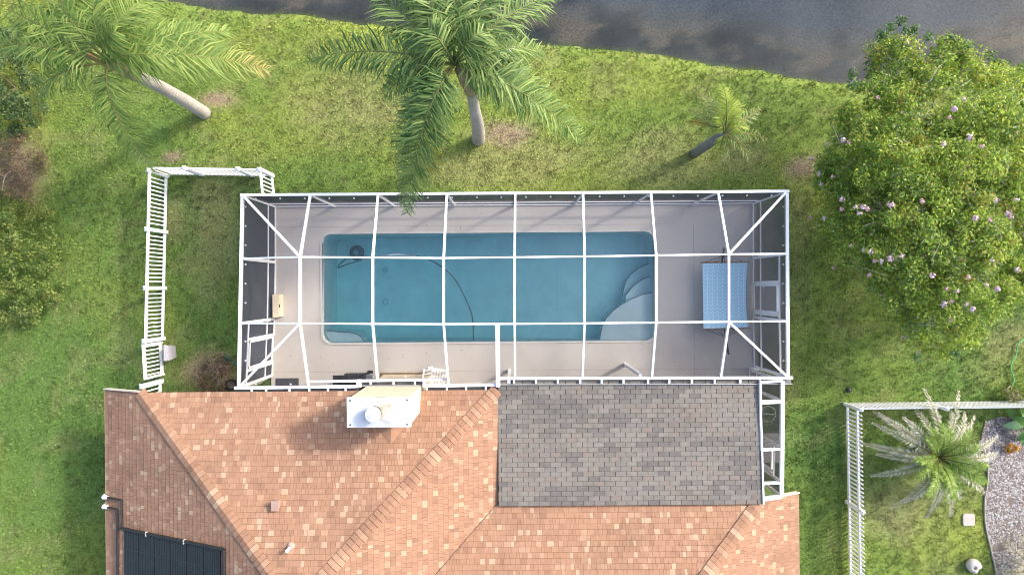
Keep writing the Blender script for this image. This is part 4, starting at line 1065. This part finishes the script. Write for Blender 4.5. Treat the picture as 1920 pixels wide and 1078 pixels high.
# silvery date palm in the neighbour's yard
base = P(1735,838,0)
pd_ = thing('date_palm', base, 'low bushy palm with silvery outer fronds in the fenced right corner', 'palm tree')
hr = P(1757,856,1.05)
part('trunk', MB().tube([base-Vector((0,0,.05)), P(1746,847,.6), hr], [.20,.22,.10], 12), M_shaft, pd_, smooth=True)
rg = random.Random(5)
for i in range(42):
    az = math.radians(i*137.5 + rg.uniform(-10,10)); outer = i < 25
    L_ = rg.uniform(1.5,2.15) if outer else rg.uniform(.8,1.35)
    z_ = rg.uniform(.55,1.0) if outer else rg.uniform(1.3,2.0)
    tip = Vector((hr.x+math.cos(az)*L_, hr.y+math.sin(az)*L_, z_))
    cA_, cB_ = ((.27,.30,.20),(.60,.59,.50)) if outer else ((.14,.25,.04),(.32,.43,.10))
    frond(pd_, hr, tip, rg.uniform(.5,.9) if outer else .5, n=46, leaflet=.22 if outer else .25, cA=cA_, cB=cB_, cTip=(.62,.56,.50) if outer else None, seed=400+i, w=.013, droop=.12, fold=.6, start=.2)

# leafy crowns
def leaves(parent, name, centers, radii, per, size, pal, seed, squash=.75, mat_=None, updir=.6):
    rng = np.random.default_rng(seed); cs = np.array(centers); rs = np.array(radii); n = len(cs)
    idx = np.repeat(np.arange(n), per); N_ = len(idx)
    dv = rng.normal(0,1,(N_,3)); dv /= np.linalg.norm(dv,axis=1)[:,None]; rad = rng.random(N_)**.45
    p = cs[idx] + dv*(rad*rs[idx])[:,None]*np.array((1,1,squash))
    nrm = rng.normal(0,1,(N_,3))*.75 + np.array((0,0,updir)) + dv*.5; nrm /= np.linalg.norm(nrm,axis=1)[:,None]
    a = np.cross(nrm, rng.normal(0,1,(N_,3))); a /= np.linalg.norm(a,axis=1)[:,None]; b = np.cross(nrm,a)
    s = size*rng.uniform(.6,1.3,N_)[:,None]
    V = np.stack([p-a*s, p-b*s*.42+nrm*s*.1, p+a*s, p+b*s*.42+nrm*s*.1],1).reshape(-1,3)
    F = np.arange(len(V)).reshape(-1,4)
    pal = np.array(pal); w = pal[:,3]/pal[:,3].sum(); pk = rng.choice(len(pal), N_, p=w); cl = rng.choice(len(pal), n, p=w)
    use = np.where(rng.random(N_) < .5, cl[idx], pk)
    col = pal[use,:3]*rng.uniform(.75,1.3,N_)[:,None]
    o = np_object(name, V, F, np.repeat(col,4,0), mat_ or M_leaf, parent); return o
def limbs(parent, base, pts, r0, seed, mt=M_bark, name='limb'):
    rng = random.Random(seed); base = Vector(base)
    for p in pts:
        p = Vector(p); mid = base.lerp(p,.5)+Vector((rng.uniform(-.2,.2),rng.uniform(-.2,.2),rng.uniform(0,.35)))
        part(name, MB().tube(smooth_curve([base, mid, p],4), np.linspace(r0,.012,9).tolist(), 6), mt, parent)

# big flowering tree on the right
tb = Vector((11.6, 2.4, 0))
tr = thing('flowering_tree', tb, 'broad bushy tree covered in pink flower clusters beside the lake', 'tree')
rg = random.Random(21); cen = []; rad = []
out_px = [(1650,45),(1690,95),(1760,75),(1800,100),(1860,130),(1620,130),(1590,190),(1560,260),(1540,320),(1530,390),(1560,440),(1610,480),(1650,540),(1680,590),(1720,650),(1790,655),(1840,600),(1880,560)]
poly_px = [(1640,70),(1720,80),(1780,72),(1850,115),(1960,140),(2040,250),(2060,420),(1990,540),(1900,560),(1860,590),(1830,640),(1780,665),(1715,655),(1690,600),(1650,545),(1610,495),(1565,450),(1535,400),(1535,330),(1560,255),(1590,185),(1625,140)]
def dome_z(a_, b_): # crown height over the outline, by distance to its middle
    d = math.hypot((a_-1790)/270, (b_-345)/320); return 1.5 + 3.4*math.sqrt(max(0, 1-min(1,d)**2.2))
xs_p = np.array([p[0] for p in poly_px]); 
tries = 0
while len(cen) < 900 and tries < 19000:
    tries += 1; a_ = rg.uniform(1525,2060); b_ = rg.uniform(60,680)
    if not in_poly(np.array([a_]), np.array([b_]), poly_px)[0]: continue
    z_ = dome_z(a_, b_)*rg.uniform(.72,1.0) + rg.uniform(-.15,.2)
    cen.append(P(a_, b_, z_)); rad.append(rg.uniform(.20,.42))
for (a_, b_) in ((1670,50),(1690,40),(1655,70),(1700,60),(1715,55),(1740,70),(1785,75),(1815,90),(1860,105),(1865,120),(1600,140),(1598,160),(1650,65),(1720,670),(1790,665)):
    cen.append(P(a_, b_, 3.2)); rad.append(.16)
myr = [(.17,.27,.05,3),(.27,.39,.06,4),(.39,.48,.075,3),(.13,.21,.055,1.1),(.35,.34,.06,.7),(.42,.27,.09,.25),(.30,.34,.20,.8)]
leaves(tr, 'crown', cen[:-15], rad[:-15], 135, .052, myr, 31)
leaves(tr, 'crown', cen[-15:], rad[-15:], 50, .06, [(.08,.16,.05,3),(.14,.24,.08,3)], 33)
part('trunk', MB().tube([tb-Vector((0,0,.1)), tb+Vector((.05,.05,.8)), tb+Vector((.1,0,1.6))], [.22,.17,.14], 10), M_bark, tr, smooth=True)
limbs(tr, tb+Vector((.1,0,1.5)), [cen[k]-Vector((0,0,.1)) for k in range(0,44)], .05, 8)
M_twig = mat('pale_twig', (.42,.38,.30), .9, .2, 8)
for k in range(44,110):
    c_ = cen[k]; d_ = Vector((rg.uniform(-1,1),rg.uniform(-1,1),rg.uniform(.1,.6))).normalized()
    part('twig', MB().tube(smooth_curve([c_-d_*.35+Vector((0,0,.1)), c_+Vector((rg.uniform(-.1,.1),rg.uniform(-.1,.1),rad[k]*.7)), c_+d_*.40+Vector((rg.uniform(-.2,.2),rg.uniform(-.2,.2),.12))],4), .0065, 4), M_twig, tr)
# flowers
M_flw = [mat('pink_petal_%s' % s, c_, .7, .1, 9) for s, c_ in zip('abc', [(.78,.46,.52),(.80,.62,.60),(.70,.50,.58)])]
def flower_mesh(k, r):
    rr = random.Random(k); mb = MB()
    mb.lathe((0,0,-r*.35), [(r*.2,0),(r*.5,r*.3),(r*.3,r*.6)], 6)
    for i in range(34):
        d = Vector((rr.gauss(0,1),rr.gauss(0,1),abs(rr.gauss(0,.8)))).normalized(); c_ = d*r*rr.uniform(.2,1.2)
        a_ = d.cross(Vector((rr.gauss(0,1),rr.gauss(0,1),rr.gauss(0,1)))).normalized(); b_ = d.cross(a_); s = r*.30
        mb.add([c_-a_*s, c_-b_*s, c_+a_*s+d*s*.4, c_+b_*s], [(0,1,2,3)])
    return mb.mesh('flower_cluster', M_flw[k % 3])
fm = [flower_mesh(k, .058+.014*(k % 3)) for k in range(6)]
fl_px = [(1645,183),(1699,80),(1600,153),(1565,240),(1552,270),(1580,262),(1590,268),(1522,298),(1537,325),(1560,332),(1540,345),(1577,374),(1578,393),(1545,410),(1540,425),(1520,408),(1604,388),(1618,390),(1627,392),(1611,400),(1670,385),(1728,378),(1808,187),(1790,205),(1780,220),(1768,270),(1818,258),(1840,275),(1868,376),(1828,408),(1855,412),(1905,375),(1890,400),(1595,461),(1620,468),(1630,472),(1640,490),(1652,490),(1668,485),(1562,503),(1690,480),(1747,518),(1630,515),(1636,540),(1652,552),(1815,520),(1850,535),(1870,542),(1775,541),(1793,545),(1770,570),(1784,565),(1813,570),(1823,578),(1780,600),(1720,660),(1695,630),(1790,661),(1860,488),(1905,505),(1895,408)]
for i, (a_, b_) in enumerate(fl_px):
    z_ = dome_z(a_, b_)*1.0 + .16 if in_poly(np.array([a_]),np.array([b_]),poly_px)[0] else 1.9
    inst('flower_cluster', fm[i % 6], tr, Matrix.Translation(P(a_, b_, z_)) @ Matrix.Rotation(i*1.3, 4, 'Z'))

def bush(name, label, cat, px, py, rx, ry, h, ncl, per, size, pal, seed, clr=(.16,.30), limb=8, group=None, z0=.15, lm=M_bark):
    c_ = P(px, py, 0); s = 1/58.2; o = thing(name, (c_.x, c_.y, 0), label, cat, group); rr = random.Random(seed); cs, rs = [], []
    while len(cs) < ncl:
        u, v = rr.uniform(-1,1), rr.uniform(-1,1); d = math.hypot(u,v)
        if d > 1: continue
        top = h*math.sqrt(max(0.02,1-d*d)); cs.append(Vector((c_.x+u*rx*s, c_.y+v*ry*s, z0+top*rr.uniform(.45,1.0)))); rs.append(rr.uniform(*clr))
    leaves(o, 'crown', cs, rs, per, size, pal, seed)
    limbs(o, (c_.x,c_.y,-.03), cs[:limb], .022, seed+1, lm, 'stem')
    return o
dkg = [(.07,.13,.045,3),(.12,.19,.075,3),(.19,.26,.12,1.4)]
bush('shrub', 'dark green shrub at the left edge under the palm fronds', 'shrub', 28, 165, 80, 95, 1.9, 110, 130, .05, dkg, 41, limb=2)
bush('shrub', 'large yellow green shrub at the left edge beside the lawn', 'shrub', 25, 492, 118, 118, 1.6, 210, 110, .046, [(.14,.21,.05,3),(.22,.29,.07,3),(.31,.35,.11,1.4),(.09,.15,.04,1)], 42, limb=2)
M_deadst = mat('dry_stem', (.30,.23,.17), .9, .2, 9)
bush('dry_shrub', 'brown dried out shrub at the left edge between two green shrubs', 'shrub', 40, 320, 48, 70, .8, 46, 130, .035, [(.24,.18,.12,3),(.32,.25,.15,2),(.15,.11,.08,1),(.2,.21,.07,1)], 43, lm=M_deadst, limb=4)
bush('dry_shrub', 'low brown shrub in the corner between enclosure and house', 'shrub', 412, 700, 34, 36, .55, 26, 70, .04, [(.27,.21,.15,3),(.2,.15,.10,2),(.2,.2,.08,1)], 44, (.10,.2), limb=16, lm=M_deadst)
bush('grass_clump', 'tuft of ornamental grass at the right end of the picket fence', 'plant', 1898, 735, 24, 14, .6, 14, 60, .05, [(.17,.21,.06,2),(.36,.33,.18,2)], 45, (.1,.16), limb=4)
bush('flower_plant', 'bright orange flowers in the gravel bed', 'plant', 1888, 836, 13, 9, .30, 12, 30, .035, [(.70,.34,.02,4),(.12,.14,.04,1)], 46, (.05,.09), limb=4, z0=.1)

# pale fronds of a plant at the bottom right corner
base = P(1915,1055,0)
pb_ = thing('pampas_plant', base, 'pale straw coloured plant at the bottom right corner on the gravel', 'plant')
for i in range(16):
    az = math.radians(40+i*20); L_ = 1.0+.3*(i % 3); tip = Vector((base.x+.15+math.cos(az)*L_, base.y+math.sin(az)*L_, .5))
    frond(pb_, base+Vector((0,0,.3)), tip, .6, n=26, leaflet=.25, cA=(.36,.34,.22), cB=(.55,.50,.38), seed=500+i, w=.010, droop=.15, fold=.6, start=.15)

# broad leaved plant in the gravel bed
pb2 = thing('broadleaf_plant', P(1905,788,0), 'plant with large glossy green leaves below the right picket fence', 'plant')
M_bigl = mat('glossy_leaf', (.085,.19,.03), .35, .25, 6); M_bigl2 = mat('pale_glossy_leaf', (.22,.36,.16), .4, .15, 6)
c_ = P(1905,788,0)
for i in range(11):
    az = math.radians(i*137.5); L_ = .42+.14*((i*7) % 3); d = Vector((math.cos(az),math.sin(az),0)); sd = Vector((-d.y,d.x,0)); z_ = .25+.05*i
    mb = MB(); rows = 6; vs = []
    for k in range(rows+1):
        t_ = k/rows; w_ = .15*math.sin(math.pi*min(1,t_*.93+.04))**.8; pz = z_+.22*t_-.42*t_*t_
        p = c_ + d*(.06+L_*t_) + Vector((0,0,pz)); vs += [p-sd*w_+Vector((0,0,.03)), p, p+sd*w_+Vector((0,0,.03))]
    mb.add(vs, [(k*3+j,k*3+j+1,k*3+j+4,k*3+j+3) for k in range(rows) for j in (0,1)]); mb.tube([c_+Vector((0,0,.05)), c_+d*.07+Vector((0,0,z_))], .012, 5)
    part('leaf', mb, M_bigl2 if i == 4 else M_bigl, pb2, smooth=True)

# ------------------------------------------------------------------ gravel bed
M_bed = mat('bed_soil', (.16,.13,.115), .95, .3, 8, bump=.4)
solo('garden_bed', MB().prism(gravel_poly[::-1] if sum(gravel_poly[i][0]*gravel_poly[(i+1) % len(gravel_poly)][1]-gravel_poly[(i+1) % len(gravel_poly)][0]*gravel_poly[i][1] for i in range(len(gravel_poly))) < 0 else gravel_poly, -.05, .03), M_bed, kind='structure')
gx = NR.uniform(P(1830,900).x, P(1990,900).x, 14000); gy = NR.uniform(P(1900,1130).y, P(1900,778).y, 14000)
ok = in_poly(gx, gy, gravel_poly) & (fbm(gx,gy,.5,88) > .33); gx, gy = gx[ok], gy[ok]; n = len(gx)
oct_ = np.array([(1,0,0),(0,1,0),(-1,0,0),(0,-1,0),(0,0,.8)]); s = NR.uniform(.014,.036,n); az = NR.uniform(0,6.28,n); el = NR.uniform(.6,1.4,n)
V = np.zeros((n,5,3)); 
lx = oct_[None,:,0]*(s*el)[:,None]; ly = oct_[None,:,1]*s[:,None]
V[:,:,0] = gx[:,None]+lx*np.cos(az)[:,None]-ly*np.sin(az)[:,None]; V[:,:,1] = gy[:,None]+lx*np.sin(az)[:,None]+ly*np.cos(az)[:,None]; V[:,:,2] = .03+oct_[None,:,2]*s[:,None]
F = (np.arange(n)[:,None,None]*5 + np.array([(0,1,4),(1,2,4),(2,3,4),(3,0,4)])[None]).reshape(-1,3)
pal = np.array([(.47,.46,.455),(.36,.345,.335),(.20,.185,.18),(.32,.26,.22),(.12,.11,.11)]); C = np.repeat(pal[NR.choice(5,n,p=[.33,.27,.15,.15,.10])]*NR.uniform(.8,1.15,n)[:,None],5,0)
M_stone = leaf_mat('gravel_stone', 0.0, .8, .2)
g_ = np_object('gravel', V.reshape(-1,3), F, C, M_stone); tag(g_, 'pale mixed gravel filling the garden bed', 'gravel', kind='stuff')
# bed edging
solo('bed_edging', MB().tube(smooth_curve([P(a,b,.03) for a, b in ((1838,825),(1850,860),(1852,900),(1846,940),(1848,985),(1858,1030),(1868,1078),(1872,1150))]), .03, 6), mat('edging',(.28,.26,.24),.8,.2,8), 'thin curved edging strip along the gravel bed', 'edging')

# ------------------------------------------------------------------ small things on the lawn
M_paver = mat('pink_paver', (.42,.38,.35), .9, .12, 6, bump=.3)
c_ = P(1815,973,0); m = MB(); rr_ = round_rect(c_.x-.185,c_.x+.185,c_.y-.19,c_.y+.19,.05,4)
solo('stepping_stone', MB().prism(rr_, -.01, .055), M_paver, 'square pale stepping stone on the lawn right of the date palm', 'paver')
# shell ornament
c_ = P(1817,1058,0); M_shell = mat('white_shell', (.46,.43,.40), .5, .15, 6, stain=(.35,.3,.26), sscale=5, samt=.5)
sh_ = thing('shell_ornament', c_, 'white shell shaped garden ornament at the bottom right of the lawn', 'ornament')
m = MB(); nu = 16; V = []
for i in range(nu+1):
    t_ = i/nu; a_ = t_*2.3*math.pi; r = .25*(1-.85*t_)+.02; cc = c_ + Vector((.10*math.cos(a_)*(1-t_), .10*math.sin(a_)*(1-t_), .13+.10*t_)); V.append((cc, r))
m.tube([v[0] for v in V], [v[1]*.75 for v in V], 14); part('whorl', m, M_shell, sh_, smooth=True)
part('lip', MB().tube([c_+Vector((.02,-.10,.06)), c_+Vector((.16,-.16,.08)), c_+Vector((.26,-.10,.06))], [.12,.10,.03], 12), M_shell, sh_, smooth=True)
# green hose
M_gh = mat('green_hose', (.10,.32,.13), .45, .15, 5)
solo('garden_hose', MB().tube(smooth_curve([P(a,b,.09) for a,b in ((1960,630),(1925,636),(1912,641),(1907,652),(1905,665),(1898,678),(1895,690),(1899,702),(1901,714),(1897,722))]), .022, 6), M_gh, 'thin green garden hose winding over the lawn at the right edge', 'hose')
# box by the gate
p = P(311,662,.55)
bxp = thing('white_tub', (p.x,p.y,0), 'small pale plastic tub beside the gate of the left fence', 'tub')
quad = lambda k, z_: [(p.x-.06*k,p.y-.25*k,z_),(p.x+.09*k,p.y-.23*k,z_),(p.x+.05*k,p.y+.22*k,z_),(p.x-.06*k,p.y+.25*k,z_)]
M_tub = mat('pale_tub', (.42,.41,.46), .5, .08, 5)
part('body', MB().add(quad(.8,0)+quad(1,.52), [(0,1,5,4),(1,2,6,5),(2,3,7,6),(3,0,4,7),(3,2,1,0),(4,5,6,7)]), M_tub, bxp)
part('lid', MB().add(quad(1.05,.523)+quad(.95,.58), [(0,1,5,4),(1,2,6,5),(2,3,7,6),(3,0,4,7),(3,2,1,0),(4,5,6,7)]), M_tub, bxp)
# green pipe and dark pot by the house corner
solo('green_pipe', MB().tube([P(419,667,.25), P(432,676,.22), P(452,690,.18)], .05, 8), mat('dark_green_pipe',(.035,.075,.05),.5,.2,6), 'dark green pipe beside the enclosure near the brown shrub', 'pipe')
pt_ = thing('dark_pot', P(440,719,0), 'small black pot at the corner of enclosure and house', 'pot'); c_ = P(440,719,0)
part('pot', MB().lathe((c_.x,c_.y,0), [(.12,0),(.17,.30),(.19,.31),(.19,.34),(.15,.34),(.14,.26)], 16), M_black, pt_)
part('soil', MB().lathe((c_.x,c_.y,.255), [(.14,0),(.13,.02)], 12), M_bed, pt_)
# utility cover near the palm, sprinkler head
p = P(950,93,0); d = [P(941,96,.03),P(950,91,.03),P(966,88,.03),P(962,97,.03),P(946,101,.03)]
solo('utility_cover', MB().prism([(v.x,v.y) for v in d][::-1], -.03, .10), M_vinyl, 'small white utility cover on the lawn beside the tall palm', 'cover')
p = P(1590,731,0); solo('sprinkler_head', MB().lathe((p.x,p.y,-.02), [(.075,0),(.075,.10),(.05,.115),(.025,.14)], 12), M_dark, 'small dark sprinkler head in the lawn above the picket fence corner', 'sprinkler')
# white ring stored in the narrow bay
p = P(1440,776,.9); rp = [Vector((p.x+.24*math.cos(2*math.pi*k/24), p.y+.24*math.sin(2*math.pi*k/24), .9)) for k in range(25)]
hp = thing('drying_rack', (p.x,p.y,DZ), 'round white rack standing in the narrow bay beside the lanai roof', 'rack')
part('ring', MB().tube(rp, .012, 6), M_vinyl, hp); part('pole', MB().tube([(p.x,p.y,DZ),(p.x,p.y,.9)], .015, 8), M_vinyl, hp)
part('crossbar', MB().tube([(p.x-.24,p.y,.9),(p.x+.24,p.y,.9)], .008, 6), M_vinyl, hp); part('foot', MB().lathe((p.x,p.y,DZ), [(.16,0),(.16,.02),(.03,.05)], 16), M_vinyl, hp)

# fallen leaves, each a tiny curled blade
M_litter = leaf_mat('fallen_leaf', 0.1, .8, .1)
rl = np.random.default_rng(77); pts = []
while len(pts) < 60:
    x, y = rl.uniform(DECK[0]+.2, DECK[1]-.2), rl.uniform(-2.6, DECK[3]-.15)
    if PX0-.08 < x < PX1+.08 and PY0-.08 < y < PY1+.08: continue
    if rl.random() < .55 and -1.9 < y < 2.2: continue
    pts.append((x, y, DZ+.006))
for k in range(70):
    u = rl.uniform(GX0+.1, GX1-.1); v = rl.beta(1, 2.2)
    y = GY1 - .1 - v*(GY1-GY0-.2); pts.append((u, y, 2.64 + .22*(GY1-y)/(GY1-GY0) + .018))
V, F, C = [], [], []
for (x, y, z) in pts:
    a = rl.uniform(0, 6.28); l = rl.uniform(.012, .030); w = l*.38; b = len(V); ca_, sa_ = math.cos(a), math.sin(a)
    for (i, j, h) in ((-l,0,0),(0,-w,.004),(l,0,.012),(0,w,.004)): V.append((x+i*ca_-j*sa_, y+i*sa_+j*ca_, z+h))
    F.append((b,b+1,b+2,b+3)); C += [np.array([(.20,.12,.05),(.30,.22,.08),(.13,.10,.06),(.22,.24,.07)][rl.integers(4)])]*4
tag(np_object('leaf_litter', np.array(V), np.array(F), np.array(C), M_litter), 'scattered tiny fallen leaves on deck and grey roof', 'leaf litter', kind='stuff')
